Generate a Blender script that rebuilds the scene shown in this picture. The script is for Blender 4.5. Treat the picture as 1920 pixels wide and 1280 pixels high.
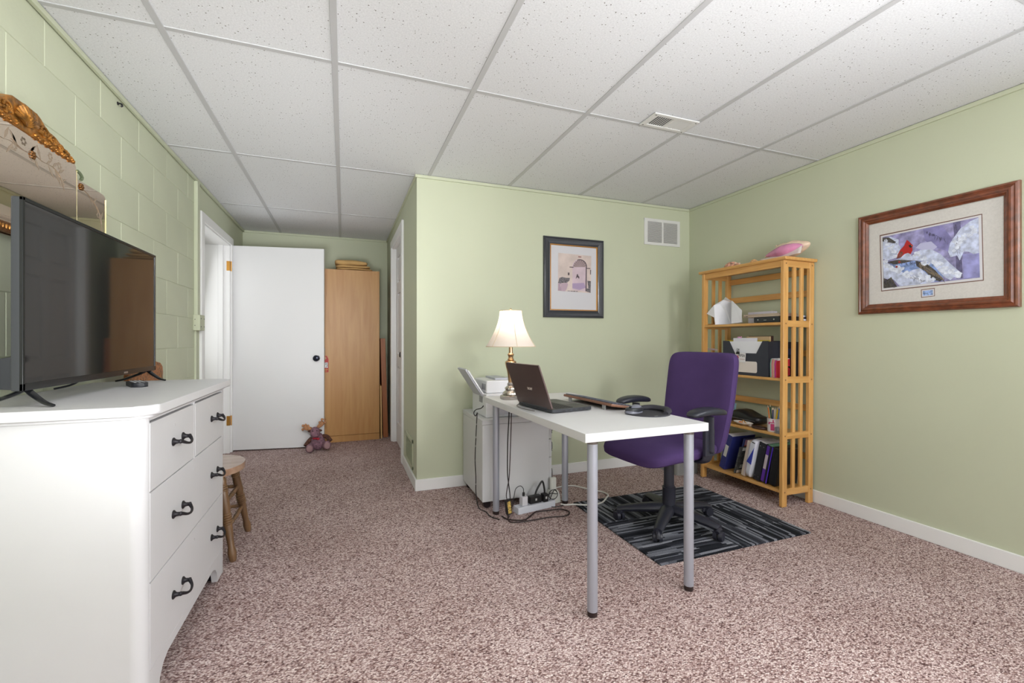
import bpy, bmesh, math, random
from mathutils import Vector, Matrix, Euler

for o in list(bpy.data.objects):
    bpy.data.objects.remove(o, do_unlink=True)
C = bpy.context.scene.collection
SC = bpy.context.scene
random.seed(7)
PI = math.pi

# ------------------------------------------------------------------ camera
F_PX, YAW, CY, HC = 837.8, 0.3607, 636.7, 1.075
ZC = 2.248                                   # ceiling height
cam = bpy.data.cameras.new('camera')
cam.sensor_width = 36.0
cam.sensor_fit = 'HORIZONTAL'
cam.lens = F_PX / 1920 * 36
cam.shift_y = -(640 - CY) / 1920
cam.clip_start = 0.02
co = bpy.data.objects.new('camera', cam)
co.location = (0, 0, HC)
co.rotation_euler = (PI / 2, 0, -YAW)
C.objects.link(co)
SC.camera = co

# ------------------------------------------------------------------ world and lights
SC.view_settings.view_transform = 'Standard'
SC.view_settings.look = 'None'
SC.view_settings.gamma = 1.0
SC.view_settings.use_curve_mapping = False
SC.view_settings.exposure = 0.0
w = bpy.data.worlds.new('world')
SC.world = w
w.use_nodes = True
w.node_tree.nodes['Background'].inputs[0].default_value = (0.9, 0.95, 1.0, 1)
w.node_tree.nodes['Background'].inputs[1].default_value = 0.35


def area(name, loc, target, size, power, col=(1, 1, 1), size_y=None):
    l = bpy.data.lights.new(name, 'AREA')
    l.energy = power
    l.color = col
    l.size = size
    if size_y:
        l.shape = 'RECTANGLE'
        l.size_y = size_y
    o = bpy.data.objects.new(name, l)
    o.location = loc
    d = Vector(target) - Vector(loc)
    o.rotation_euler = d.to_track_quat('-Z', 'Y').to_euler()
    C.objects.link(o)
    return o


area('key_light', (1.95, -2.1, 2.1), (1.05, 2.6, 0.75), 0.50, 48, (1.0, 0.99, 0.985))
area('window_fill', (0.9, -2.42, 1.35), (0.9, 3.0, 1.25), 2.9, 6, (0.96, 0.98, 1.0), 1.5)  # added fill light, set before an added rear window
sd = area('side_fill', (2.895, 0.2, 1.45), (-1.0, 0.9, 0.95), 1.1, 34, (0.99, 0.99, 1.0), 0.9)  # added side fill, set before an added window in the right wall
sd.data.spread = math.radians(110)
for nm_, px_, py_, e_ in (('fill_panel_left', -0.339, 0.21, 10), ('fill_panel_middle', 0.88, 0.21, 4), ('panel_right', 2.099, 0.21, 1.5)):  # left and middle are added fill from above
    area(nm_, (px_, py_, 2.236), (px_, py_ + 0.0001, 0), 0.57, e_, (1.0, 0.99, 0.985), 1.17)
area('doorway_fill', (-1.30, 4.47, 1.0), (0.5, 4.47, 0.7), 0.75, 4.6, (0.98, 0.99, 1.0), 1.8)  # added light inside the doorway to brighten the passage
fl_ = area('passage_fill', (-0.05, -0.15, 1.9), (-0.34, 5.0, 0.75), 0.35, 2.1, (0.99, 0.99, 1.0))  # added narrow fill that brightens the passage door
fl_.data.spread = math.radians(32)
b1 = area('bounce_light', (0.95, -0.8, 1.15), (1.0, 0.2, 2.25), 1.2, 41, (0.97, 0.985, 1.0), 1.2)  # added uplight to brighten the ceiling, no lamp stands here
b1.data.spread = math.radians(140)
b2 = area('forward_bounce', (-0.35, -0.3, 0.6), (-0.35, 4.6, 2.5), 0.6, 5.6, (0.97, 0.985, 1.0))  # added low fill aimed up at the passage ceiling
b2.data.spread = math.radians(46)


# ------------------------------------------------------------------ materials
def lin(c):
    def f(v):
        v /= 255.0
        return v / 12.92 if v <= 0.04045 else ((v + 0.055) / 1.055) ** 2.4
    return tuple(f(v) for v in c) + (1.0,)


MATS = {}


def M(name, rgb, rough=0.5, metal=0.0, spec=0.5, bump=None, var=None, coat=0.0, emit=None, ior=None):
    """plain material; bump=(scale,strength,distance), var=(scale,amount[,stretch xyz])"""
    if name in MATS:
        return MATS[name]
    m = bpy.data.materials.new(name)
    m.use_nodes = True
    nt = m.node_tree
    b = nt.nodes['Principled BSDF']
    b.inputs['Base Color'].default_value = lin(rgb)
    b.inputs['Roughness'].default_value = rough
    b.inputs['Metallic'].default_value = metal
    b.inputs['Specular IOR Level'].default_value = spec
    if coat:
        b.inputs['Coat Weight'].default_value = coat
        b.inputs['Coat Roughness'].default_value = 0.08
    if ior:
        b.inputs['IOR'].default_value = ior
    if emit:
        b.inputs['Emission Color'].default_value = lin(emit[0])
        b.inputs['Emission Strength'].default_value = emit[1]
    if bump or var:
        tc = nt.nodes.new('ShaderNodeTexCoord')
    if var:
        mp = nt.nodes.new('ShaderNodeMapping')
        if len(var) > 2:
            mp.inputs['Scale'].default_value = var[2]
        nz = nt.nodes.new('ShaderNodeTexNoise')
        nz.inputs['Scale'].default_value = var[0]
        nz.inputs['Detail'].default_value = 4
        hs = nt.nodes.new('ShaderNodeMix')
        hs.data_type = 'RGBA'
        a = var[1]
        c0 = tuple(max(0, v * (1 - a)) for v in rgb)
        c1 = tuple(min(255, v * (1 + a)) for v in rgb)
        hs.inputs[6].default_value = lin(c0)
        hs.inputs[7].default_value = lin(c1)
        rp = nt.nodes.new('ShaderNodeMapRange')
        rp.inputs['From Min'].default_value = 0.3
        rp.inputs['From Max'].default_value = 0.7
        nt.links.new(tc.outputs['Object'], mp.inputs[0])
        nt.links.new(mp.outputs[0], nz.inputs['Vector'])
        nt.links.new(nz.outputs[0], rp.inputs[0])
        nt.links.new(rp.outputs[0], hs.inputs[0])
        nt.links.new(hs.outputs[2], b.inputs['Base Color'])
    if bump:
        nb = nt.nodes.new('ShaderNodeTexNoise')
        nb.inputs['Scale'].default_value = bump[0]
        nb.inputs['Detail'].default_value = 3
        bp = nt.nodes.new('ShaderNodeBump')
        bp.inputs['Strength'].default_value = bump[1]
        bp.inputs['Distance'].default_value = bump[2] if len(bump) > 2 else 0.002
        nt.links.new(tc.outputs['Object'], nb.inputs['Vector'])
        nt.links.new(nb.outputs[0], bp.inputs['Height'])
        nt.links.new(bp.outputs[0], b.inputs['Normal'])
    MATS[name] = m
    return m


def ramp(nt, stops, interp='LINEAR'):
    r = nt.nodes.new('ShaderNodeValToRGB')
    r.color_ramp.interpolation = interp
    e = r.color_ramp.elements
    while len(e) < len(stops):
        e.new(0.5)
    for i, (p, c) in enumerate(stops):
        e[i].position = p
        e[i].color = lin(c)
    return r


def mat_carpet():
    m = bpy.data.materials.new('carpet')
    m.use_nodes = True
    nt = m.node_tree
    L = nt.links.new
    b = nt.nodes['Principled BSDF']
    b.inputs['Roughness'].default_value = 0.95
    b.inputs['Specular IOR Level'].default_value = 0.1
    tc = nt.nodes.new('ShaderNodeTexCoord')
    mp = nt.nodes.new('ShaderNodeMapping')
    mp.inputs['Rotation'].default_value = (0, 0, 0.5)
    mp.inputs['Scale'].default_value = (1.0, 1.7, 1.0)
    L(tc.outputs['Object'], mp.inputs[0])
    v = nt.nodes.new('ShaderNodeTexVoronoi')
    v.inputs['Scale'].default_value = 140
    L(mp.outputs[0], v.inputs['Vector'])
    sx = nt.nodes.new('ShaderNodeSeparateColor')
    L(v.outputs['Color'], sx.inputs[0])
    r = ramp(nt, [(0.0, (98, 75, 75)), (0.22, (178, 154, 152)), (0.6, (212, 191, 188)), (1.0, (244, 232, 229))])
    L(sx.outputs[0], r.inputs[0])
    n2 = nt.nodes.new('ShaderNodeTexNoise')
    n2.inputs['Scale'].default_value = 2.2
    n2.inputs['Detail'].default_value = 3
    L(tc.outputs['Object'], n2.inputs['Vector'])
    mx = nt.nodes.new('ShaderNodeMix')
    mx.data_type = 'RGBA'
    mx.blend_type = 'MULTIPLY'
    mx.inputs[0].default_value = 1.0
    r2 = ramp(nt, [(0.3, (236, 232, 230)), (0.7, (255, 255, 255))])
    L(n2.outputs[0], r2.inputs[0])
    L(r.outputs[0], mx.inputs[6])
    L(r2.outputs[0], mx.inputs[7])
    # dark pits between the loops
    r3 = ramp(nt, [(0.35, (255, 255, 255)), (0.8, (176, 158, 154))])
    L(v.outputs['Distance'], r3.inputs[0])
    mx2 = nt.nodes.new('ShaderNodeMix')
    mx2.data_type = 'RGBA'
    mx2.blend_type = 'MULTIPLY'
    mx2.inputs[0].default_value = 1.0
    L(mx.outputs[2], mx2.inputs[6])
    L(r3.outputs[0], mx2.inputs[7])
    L(mx2.outputs[2], b.inputs['Base Color'])
    bp = nt.nodes.new('ShaderNodeBump')
    bp.invert = True
    bp.inputs['Strength'].default_value = 0.55
    bp.inputs['Distance'].default_value = 0.004
    L(v.outputs['Distance'], bp.inputs['Height'])
    L(bp.outputs[0], b.inputs['Normal'])
    return m


def mat_ceiling():
    m = bpy.data.materials.new('ceiling_tile')
    m.use_nodes = True
    nt = m.node_tree
    L = nt.links.new
    b = nt.nodes['Principled BSDF']
    b.inputs['Roughness'].default_value = 0.95
    b.inputs['Specular IOR Level'].default_value = 0.1
    tc = nt.nodes.new('ShaderNodeTexCoord')
    v = nt.nodes.new('ShaderNodeTexVoronoi')
    v.inputs['Scale'].default_value = 80
    L(tc.outputs['Object'], v.inputs['Vector'])
    sx = nt.nodes.new('ShaderNodeSeparateColor')
    L(v.outputs['Color'], sx.inputs[0])
    mr = nt.nodes.new('ShaderNodeMapRange')          # hole radius per cell
    mr.inputs['From Min'].default_value = 0.25
    mr.inputs['From Max'].default_value = 1.0
    mr.inputs['To Min'].default_value = 0.0
    mr.inputs['To Max'].default_value = 0.21
    L(sx.outputs[0], mr.inputs[0])
    lt = nt.nodes.new('ShaderNodeMath')
    lt.operation = 'LESS_THAN'
    L(v.outputs['Distance'], lt.inputs[0])
    L(mr.outputs[0], lt.inputs[1])
    nz = nt.nodes.new('ShaderNodeTexNoise')
    nz.inputs['Scale'].default_value = 160
    L(tc.outputs['Object'], nz.inputs['Vector'])
    rn = ramp(nt, [(0.3, (218, 220, 223)), (0.7, (232, 234, 237))])
    L(nz.outputs[0], rn.inputs[0])
    mx = nt.nodes.new('ShaderNodeMix')
    mx.data_type = 'RGBA'
    L(lt.outputs[0], mx.inputs[0])
    L(rn.outputs[0], mx.inputs[6])
    mx.inputs[7].default_value = lin((128, 126, 124))
    L(mx.outputs[2], b.inputs['Base Color'])
    bp = nt.nodes.new('ShaderNodeBump')
    bp.inputs['Strength'].default_value = 0.25
    bp.inputs['Distance'].default_value = 0.002
    L(nz.outputs[0], bp.inputs['Height'])
    L(bp.outputs[0], b.inputs['Normal'])
    return m


def mat_wood(name, c0, c1, axis='z', rough=0.45, scale=6.0, coat=0.0):
    if name in MATS:
        return MATS[name]
    m = bpy.data.materials.new(name)
    m.use_nodes = True
    nt = m.node_tree
    L = nt.links.new
    b = nt.nodes['Principled BSDF']
    b.inputs['Roughness'].default_value = rough
    b.inputs['Coat Weight'].default_value = coat
    tc = nt.nodes.new('ShaderNodeTexCoord')
    mp = nt.nodes.new('ShaderNodeMapping')
    k = {'x': (0.08, 1, 1), 'y': (1, 0.08, 1), 'z': (1, 1, 0.08)}[axis]
    mp.inputs['Scale'].default_value = tuple(v * scale for v in k)
    L(tc.outputs['Object'], mp.inputs[0])
    n = nt.nodes.new('ShaderNodeTexNoise')
    n.inputs['Scale'].default_value = 5
    n.inputs['Detail'].default_value = 6
    n.inputs['Distortion'].default_value = 0.6
    L(mp.outputs[0], n.inputs['Vector'])
    r = ramp(nt, [(0.3, c0), (0.7, c1)])
    L(n.outputs[0], r.inputs[0])
    L(r.outputs[0], b.inputs['Base Color'])
    MATS[name] = m
    return m


def mat_stripe(name, axis):
    m = bpy.data.materials.new(name)
    m.use_nodes = True
    nt = m.node_tree
    L = nt.links.new
    b = nt.nodes['Principled BSDF']
    b.inputs['Roughness'].default_value = 0.95
    b.inputs['Specular IOR Level'].default_value = 0.1
    tc = nt.nodes.new('ShaderNodeTexCoord')
    mp = nt.nodes.new('ShaderNodeMapping')
    mp.inputs['Scale'].default_value = (4.2, 62, 1) if axis == 'x' else (62, 4.2, 1)
    L(tc.outputs['Object'], mp.inputs[0])
    fl = nt.nodes.new('ShaderNodeVectorMath')
    fl.operation = 'FLOOR'
    n = nt.nodes.new('ShaderNodeTexVoronoi')
    n.inputs['Scale'].default_value = 1.0
    n.distance = 'CHEBYCHEV'
    n.inputs['Randomness'].default_value = 0.75
    L(mp.outputs[0], n.inputs['Vector'])
    sx = nt.nodes.new('ShaderNodeSeparateColor')
    L(n.outputs['Color'], sx.inputs[0])
    r = ramp(nt, [(0.0, (32, 34, 40)), (0.3, (52, 54, 62)), (0.55, (86, 88, 98)), (0.8, (146, 149, 160)), (1.0, (176, 178, 188))])
    L(sx.outputs[0], r.inputs[0])
    nz = nt.nodes.new('ShaderNodeTexNoise')
    nz.inputs['Scale'].default_value = 330
    L(tc.outputs['Object'], nz.inputs['Vector'])
    r2 = ramp(nt, [(0.35, (165, 165, 165)), (0.65, (255, 255, 255))])
    L(nz.outputs[0], r2.inputs[0])
    mx = nt.nodes.new('ShaderNodeMix')
    mx.data_type = 'RGBA'
    mx.blend_type = 'MULTIPLY'
    mx.inputs[0].default_value = 1.0
    L(r.outputs[0], mx.inputs[6])
    L(r2.outputs[0], mx.inputs[7])
    L(mx.outputs[2], b.inputs['Base Color'])
    bp = nt.nodes.new('ShaderNodeBump')
    bp.inputs['Strength'].default_value = 0.5
    bp.inputs['Distance'].default_value = 0.003
    L(nz.outputs[0], bp.inputs['Height'])
    L(bp.outputs[0], b.inputs['Normal'])
    return m


def mat_shade():
    m = bpy.data.materials.new('lamp_shade')
    m.use_nodes = True
    nt = m.node_tree
    L = nt.links.new
    out = nt.nodes['Material Output']
    nt.nodes.remove(nt.nodes['Principled BSDF'])
    d = nt.nodes.new('ShaderNodeBsdfDiffuse')
    d.inputs[0].default_value = lin((240, 232, 226))
    t = nt.nodes.new('ShaderNodeBsdfTranslucent')
    t.inputs[0].default_value = lin((248, 238, 228))
    mx = nt.nodes.new('ShaderNodeMixShader')
    mx.inputs[0].default_value = 0.45
    L(d.outputs[0], mx.inputs[1])
    L(t.outputs[0], mx.inputs[2])
    L(mx.outputs[0], out.inputs[0])
    return m


GREEN = (197, 202, 177)
CARPET = mat_carpet()
CEIL = mat_ceiling()
PAINT = M('green_paint', GREEN, 0.62, bump=(220, 0.12, 0.001), var=(1.3, 0.012), spec=0.35)
BLOCKP = M('green_block_paint', GREEN, 0.55, bump=(70, 0.45, 0.0016), var=(2.0, 0.02), spec=0.35)
TRIMW = M('white_trim', (238, 238, 238), 0.4)
WHITE = M('white_paint', (204, 204, 206), 0.42, bump=(60, 0.08, 0.0008), var=(3, 0.012))
DOORW = M('white_door', (224, 224, 225), 0.5)
TBAR = M('t_bar_white', (192, 193, 195), 0.5)
BLACKP = M('black_plastic', (38, 40, 46), 0.42)
BLACKG = M('black_gloss', (22, 23, 26), 0.18)
IRON = M('black_iron', (44, 42, 46), 0.42, metal=0.55)
CHROME = M('chrome', (205, 208, 214), 0.22, metal=1.0)
SILVER = M('silver_leg', (176, 180, 192), 0.38, metal=0.55)
BRASS = M('brass', (205, 150, 72), 0.35, metal=0.85)
DARKGAP = M('dark_gap', (40, 38, 44), 0.8)


# ------------------------------------------------------------------ mesh helpers
class MB:
    """collects shapes into one bmesh"""
    def __init__(s):
        s.bm = bmesh.new()
        s.bev = False

    def _merge(s, t, mat=None):
        if mat is not None:
            bmesh.ops.transform(t, matrix=mat, verts=t.verts)
        me = bpy.data.meshes.new('tmp')
        t.to_mesh(me)
        t.free()
        s.bm.from_mesh(me)
        bpy.data.meshes.remove(me)
        return s

    def box(s, x0, x1, y0, y1, z0, z1, bev=0.0, seg=2, mat=None):
        t = bmesh.new()
        bmesh.ops.create_cube(t, size=1, matrix=Matrix.Translation(((x0 + x1) / 2, (y0 + y1) / 2, (z0 + z1) / 2)) @ Matrix.Diagonal((abs(x1 - x0), abs(y1 - y0), abs(z1 - z0), 1)))
        if bev:
            s.bev = True
            bmesh.ops.bevel(t, geom=t.edges[:], offset=bev, segments=seg, affect='EDGES', profile=0.5)
        return s._merge(t, mat)

    def cyl(s, p0, p1, r0, r1=None, n=20, mat=None):
        r1 = r0 if r1 is None else r1
        p0, p1 = Vector(p0), Vector(p1)
        d = p1 - p0
        t = bmesh.new()
        bmesh.ops.create_cone(t, cap_ends=True, segments=n, radius1=r0, radius2=r1, depth=d.length)
        q = d.to_track_quat('Z', 'Y').to_matrix().to_4x4()
        bmesh.ops.transform(t, matrix=Matrix.Translation((p0 + p1) / 2) @ q, verts=t.verts)
        return s._merge(t, mat)

    def lathe(s, prof, n=28, base=(0, 0, 0), mat=None, rot=0.0, close=True):
        t = bmesh.new()
        rings = []
        for r, z in prof:
            rings.append([t.verts.new((max(r, 1e-4) * math.cos(2 * PI * k / n + rot), max(r, 1e-4) * math.sin(2 * PI * k / n + rot), z)) for k in range(n)])
        for a, b in zip(rings, rings[1:]):
            for k in range(n):
                t.faces.new((a[k], a[(k + 1) % n], b[(k + 1) % n], b[k]))
        if close:
            t.faces.new(rings[0][::-1])
            t.faces.new(rings[-1])
        bmesh.ops.recalc_face_normals(t, faces=t.faces)
        bmesh.ops.transform(t, matrix=Matrix.Translation(base), verts=t.verts)
        return s._merge(t, mat)

    def tube(s, pts, r, n=8, smooth=6, mat=None, rr=None, flat=1.0):
        P = [Vector(p) for p in pts]
        if smooth and len(P) > 2:
            Q = []
            rq = []
            for i in range(len(P) - 1):
                a = P[max(i - 1, 0)]; b = P[i]; c = P[i + 1]; d = P[min(i + 2, len(P) - 1)]
                for k in range(smooth):
                    u = k / smooth
                    Q.append(0.5 * ((2 * b) + (c - a) * u + (2 * a - 5 * b + 4 * c - d) * u * u + (-a + 3 * b - 3 * c + d) * u ** 3))
                    if rr:
                        rq.append(rr[i] * (1 - u) + rr[i + 1] * u)
            Q.append(P[-1])
            if rr:
                rq.append(rr[-1])
                rr = rq
            P = Q
        t = bmesh.new()
        rings = []
        up = Vector((0, 0, 1))
        for i, p in enumerate(P):
            tan = (P[min(i + 1, len(P) - 1)] - P[max(i - 1, 0)])
            if tan.length < 1e-9:
                tan = Vector((0, 0, 1))
            tan.normalize()
            sd = tan.cross(up)
            if sd.length < 0.05:
                sd = tan.cross(Vector((1, 0, 0)))
            sd.normalize()
            nn = sd.cross(tan)
            q = rr[i] if rr else r
            rings.append([t.verts.new(p + (sd * math.cos(2 * PI * k / n) + nn * math.sin(2 * PI * k / n) * flat) * q) for k in range(n)])
        for a, b in zip(rings, rings[1:]):
            for k in range(n):
                t.faces.new((a[k], a[(k + 1) % n], b[(k + 1) % n], b[k]))
        t.faces.new(rings[0][::-1])
        t.faces.new(rings[-1])
        bmesh.ops.recalc_face_normals(t, faces=t.faces)
        return s._merge(t, mat)

    def prism(s, poly, a, b, axis='z', bev=0.0, seg=2, mat=None, bev_all=False):
        """poly: list of 2d points; axis z:(x,y) x:(y,z) y:(x,z)"""
        def P(u, v, w_):
            return {'z': (u, v, w_), 'x': (w_, u, v), 'y': (u, w_, v)}[axis]
        t = bmesh.new()
        lo = [t.verts.new(P(u, v, a)) for u, v in poly]
        hi = [t.verts.new(P(u, v, b)) for u, v in poly]
        n = len(poly)
        f0 = t.faces.new(lo[::-1])
        f1 = t.faces.new(hi)
        for k in range(n):
            t.faces.new((lo[k], lo[(k + 1) % n], hi[(k + 1) % n], hi[k]))
        if bev:
            s.bev = True
            ed = t.edges[:] if bev_all else list(f0.edges) + list(f1.edges)
            bmesh.ops.bevel(t, geom=ed, offset=bev, segments=seg, affect='EDGES', profile=0.5)
        bmesh.ops.recalc_face_normals(t, faces=t.faces)
        return s._merge(t, mat)

    def ell(s, c, r, n=20, m=12, mat=None, e=1.0, e2=1.0, fn=None):
        """(super)ellipsoid; fn(co) deforms a unit point list"""
        def pw(v, p):
            return math.copysign(abs(v) ** p, v)
        t = bmesh.new()
        rings = []
        for i in range(1, m):
            th = -PI / 2 + PI * i / m
            rings.append([t.verts.new((pw(math.cos(th), e) * pw(math.cos(2 * PI * k / n), e2), pw(math.cos(th), e) * pw(math.sin(2 * PI * k / n), e2), pw(math.sin(th), e))) for k in range(n)])
        b0 = t.verts.new((0, 0, -1)); b1 = t.verts.new((0, 0, 1))
        for a, b in zip(rings, rings[1:]):
            for k in range(n):
                t.faces.new((a[k], a[(k + 1) % n], b[(k + 1) % n], b[k]))
        for k in range(n):
            t.faces.new((b0, rings[0][(k + 1) % n], rings[0][k]))
            t.faces.new((b1, rings[-1][k], rings[-1][(k + 1) % n]))
        for v in t.verts:
            p = Vector((v.co.x * r[0], v.co.y * r[1], v.co.z * r[2]))
            if fn:
                p = Vector(fn(v.co.copy(), p))
            v.co = p + Vector(c)
        bmesh.ops.recalc_face_normals(t, faces=t.faces)
        return s._merge(t, mat)

    def poly(s, pts):
        vs = [s.bm.verts.new(p) for p in pts]
        s.bm.faces.new(vs)
        return s

    def sheet(s, pts, th=0.001, nrm=None):
        """flat polygon with thickness"""
        v = [Vector(p) for p in pts]
        n_ = nrm or (v[1] - v[0]).cross(v[2] - v[0])
        n_ = Vector(n_).normalized() * th
        t = bmesh.new()
        lo = [t.verts.new(p) for p in v]
        hi = [t.verts.new(p + n_) for p in v]
        k_ = len(v)
        t.faces.new(lo[::-1])
        t.faces.new(hi)
        for k in range(k_):
            t.faces.new((lo[k], lo[(k + 1) % k_], hi[(k + 1) % k_], hi[k]))
        bmesh.ops.recalc_face_normals(t, faces=t.faces)
        return s._merge(t)

    def build(s, name, mat, parent=None, smooth=True, ang=35, loc=None, rot=None):
        me = bpy.data.meshes.new(name)
        s.bm.to_mesh(me)
        s.bm.free()
        me.materials.append(mat)
        if smooth:
            for p in me.polygons:
                p.use_smooth = True
            me.set_sharp_from_angle(angle=math.radians(ang))
        o = bpy.data.objects.new(name, me)
        C.objects.link(o)
        if s.bev and smooth:
            wn = o.modifiers.new('normals', 'WEIGHTED_NORMAL')
            wn.keep_sharp = True
            wn.weight = 80
        if parent is not None:
            o.parent = parent
        if loc:
            o.location = loc
        if rot:
            o.rotation_euler = rot
        return o


def tag(o, label=None, cat=None, group=None, kind=None):
    if label: o['label'] = label
    if cat: o['category'] = cat
    if group: o['group'] = group
    if kind: o['kind'] = kind
    return o


def thing(name, label, cat, loc=(0, 0, 0), rot=(0, 0, 0), group=None):
    o = bpy.data.objects.new(name, None)
    o.empty_display_size = 0.05
    o.location = loc
    o.rotation_euler = rot
    C.objects.link(o)
    return tag(o, label, cat, group)


def struct(name, mb, mat, label, cat, parent=None):
    o = mb.build(name, mat, parent)
    if parent is None:
        tag(o, label, cat, kind='structure')
    return o


def child(me, name, parent, loc=(0, 0, 0), rot=(0, 0, 0)):
    o = bpy.data.objects.new(name, me)
    C.objects.link(o)
    o.parent = parent
    o.location = loc
    o.rotation_euler = rot
    return o


def text_part(body, size, mat, parent, loc, rot, ext=0.0002, sx=1.0, name='lettering'):
    cu = bpy.data.curves.new('txt', 'FONT')
    cu.body = body
    cu.size = size
    cu.extrude = ext
    cu.align_x = 'CENTER'
    cu.align_y = 'CENTER'
    t = bpy.data.objects.new('txt', cu)
    C.objects.link(t)
    dg = bpy.context.evaluated_depsgraph_get()
    me = bpy.data.meshes.new_from_object(t.evaluated_get(dg))
    bpy.data.objects.remove(t, do_unlink=True)
    me.materials.clear()
    me.materials.append(mat)
    o = child(me, name, parent, loc, rot)
    o.scale = (sx, 1, 1)
    return o


def arc(cx, cy, r, a0, a1, n=6):
    return [(cx + r * math.cos(math.radians(a0 + (a1 - a0) * k / n)), cy + r * math.sin(math.radians(a0 + (a1 - a0) * k / n))) for k in range(n + 1)]


def rrect(x0, x1, y0, y1, r, n=5):
    return arc(x1 - r, y0 + r, r, -90, 0, n) + arc(x1 - r, y1 - r, r, 0, 90, n) + arc(x0 + r, y1 - r, r, 90, 180, n) + arc(x0 + r, y0 + r, r, 180, 270, n)


# ------------------------------------------------------------------ the room
XL, XR, YF, YB, XA, YR = -1.01, 2.925, 3.213, 5.50, 0.488, -2.55
struct('floor', MB().box(-1.6, 3.1, YR - .15, YB + .15, -0.1, 0.0), CARPET, 'mauve brown flecked loop pile carpet floor', 'floor')

ceil = struct('ceiling', MB().box(-1.6, 3.1, YR - .15, YB + .15, ZC + .03, ZC + .10), TBAR, 'suspended ceiling of white fissured tiles in a grid', 'ceiling')
GX0, GY0, TW, TL = -0.6438, 2.039, 0.6096, 1.2192
xs = [XL] + [GX0 + TW * i for i in range(6)] + [XR]
ys = [YR] + [GY0 + TL * j for j in range(-3, 3)] + [YB]
cache = {}
LIGHT_CELL = ((1, 2), (3, 2), (5, 2))       # column, row of the light panels; first two are added for fill
for i in range(len(xs) - 1):
    for j in range(len(ys) - 1):
        x0, x1, y0, y1 = xs[i], xs[i + 1], ys[j], ys[j + 1]
        if y0 > YF + .02 and x0 >= XA - 0.02:
            continue
        if (i, j) in LIGHT_CELL:
            continue
        if y0 > YF + .02 and x1 > XA:
            x1 = XA + 0.0
        k = (round(x1 - x0, 3), round(y1 - y0, 3))
        if k not in cache:
            o = MB().box(-k[0] / 2 + .004, k[0] / 2 - .004, -k[1] / 2 + .004, k[1] / 2 - .004, 0.0, 0.016, 0.003, 1).build('ceiling_tile', CEIL, ceil, smooth=False)
            cache[k] = o.data
        else:
            o = child(cache[k], 'ceiling_tile', ceil)
        o.location = ((x0 + x1) / 2, (y0 + y1) / 2, ZC + 0.004)
for x in xs[1:-1]:
    y1 = YB if x < XA else YF
    MB().box(x - .0125, x + .0125, YR, y1, ZC, ZC + .012, 0.001, 1).build('t_bar', TBAR, ceil)
for y in ys[1:-1]:
    for i in range(len(xs) - 1):
        x0, x1 = xs[i], xs[i + 1]
        if y > YF:
            if x0 > XA: continue
            x1 = min(x1, XA)
        MB().box(x0 + (.0125 if i else 0), x1 - .0125, y - .0115, y + .0115, ZC + .0008, ZC + .012, 0.001, 1).build('t_bar', TBAR, ceil)

# left wall: painted block work, then plastered doorway
WL = MB()
WL.box(-1.32, XL - .0035, YR - .1, 3.845, 0, ZC + .03)
WL.box(-1.32, XL, 3.845, 4.03, 0, ZC + .03)
WL.box(-1.32, XL, 4.03, 4.93, 1.985, ZC + .03)
WL.box(-1.32, XL, 4.93, YB + .1, 0, ZC + .03)
WL.box(-1.42, -1.321, 3.9, 5.1, 0, 2.2)
wl = struct('wall_left', WL, PAINT, 'green painted concrete block wall behind the dresser and mirror', 'wall')
BH, BLN = 0.2085, 0.397
zj = [0.0] + [1.02 + BH * k for k in range(-4, 6)] + [ZC + .002]
bc = {}
for r_ in range(len(zj) - 1):
    z0, z1 = zj[r_], zj[r_ + 1]
    off = 2.107 if r_ % 2 == 0 else 2.107 + BLN / 2
    edges = sorted({YR} | {round(off + BLN * k, 4) for k in range(-14, 8) if YR + .02 < off + BLN * k < 3.83} | {3.845})
    for a, b in zip(edges, edges[1:]):
        k = (round(b - a, 3), round(z1 - z0, 3))
        if k not in bc:
            o = MB().box(-.012, .0, -k[0] / 2 + .0012, k[0] / 2 - .0012, -k[1] / 2 + .0012, k[1] / 2 - .0012, 0.0018, 1).build('block', BLOCKP, wl, smooth=False)
            bc[k] = o.data
        else:
            o = child(bc[k], 'block', wl)
        o.location = (XL - .0008 + random.uniform(-.0004, .0004), (a + b) / 2, (z0 + z1) / 2)

struct('wall_back', MB().box(XL - .1, XA + .1, YB, YB + .1, 0, ZC + .03), PAINT, 'green painted wall at the end of the passage', 'wall')
WA = MB()
WA.box(XA, XA + .11, YF, 4.02, 0, ZC + .03)
WA.box(XA, XA + .11, 4.02, 4.87, 2.045, ZC + .03)
WA.box(XA, XA + .11, 4.87, YB + .1, 0, ZC + .03)
struct('wall_passage', WA, PAINT, 'green painted passage wall holding the white panelled door', 'wall')
struct('wall_front', MB().box(XA + .11, XR + .1, YF, YF + .11, 0, ZC + .03), PAINT, 'green painted wall behind the desk and lamp', 'wall')
struct('wall_right', MB().box(XR, XR + .1, YR - .1, YF, 0, ZC + .03), PAINT, 'green painted wall behind the bookcase', 'wall')
WR = MB()
WR.box(XL - .3, -.6, YR - .1, YR, 0, ZC + .03)
WR.box(2.4, XR + .1, YR - .1, YR, 0, ZC + .03)
WR.box(-.6, 2.4, YR - .1, YR, 0, .6)
WR.box(-.6, 2.4, YR - .1, YR, 2.1, ZC + .03)
struct('wall_rear', WR, PAINT, 'green painted wall with an added wide window', 'wall')
GLASS = M('glowing_pane', (235, 242, 250), 0.05, emit=((235, 242, 255), 1.0))  # panes of the added windows, made to glow
wf = MB()
for a in (-.6, .39, 1.38, 2.36):
    wf.box(a, a + .04, YR - .05, YR + .01, .6, 2.1, .004)
wf.box(-.6, 2.4, YR - .05, YR + .02, .6, .65, .004)
wf.box(-.6, 2.4, YR - .05, YR + .01, 2.06, 2.1, .004)
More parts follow.
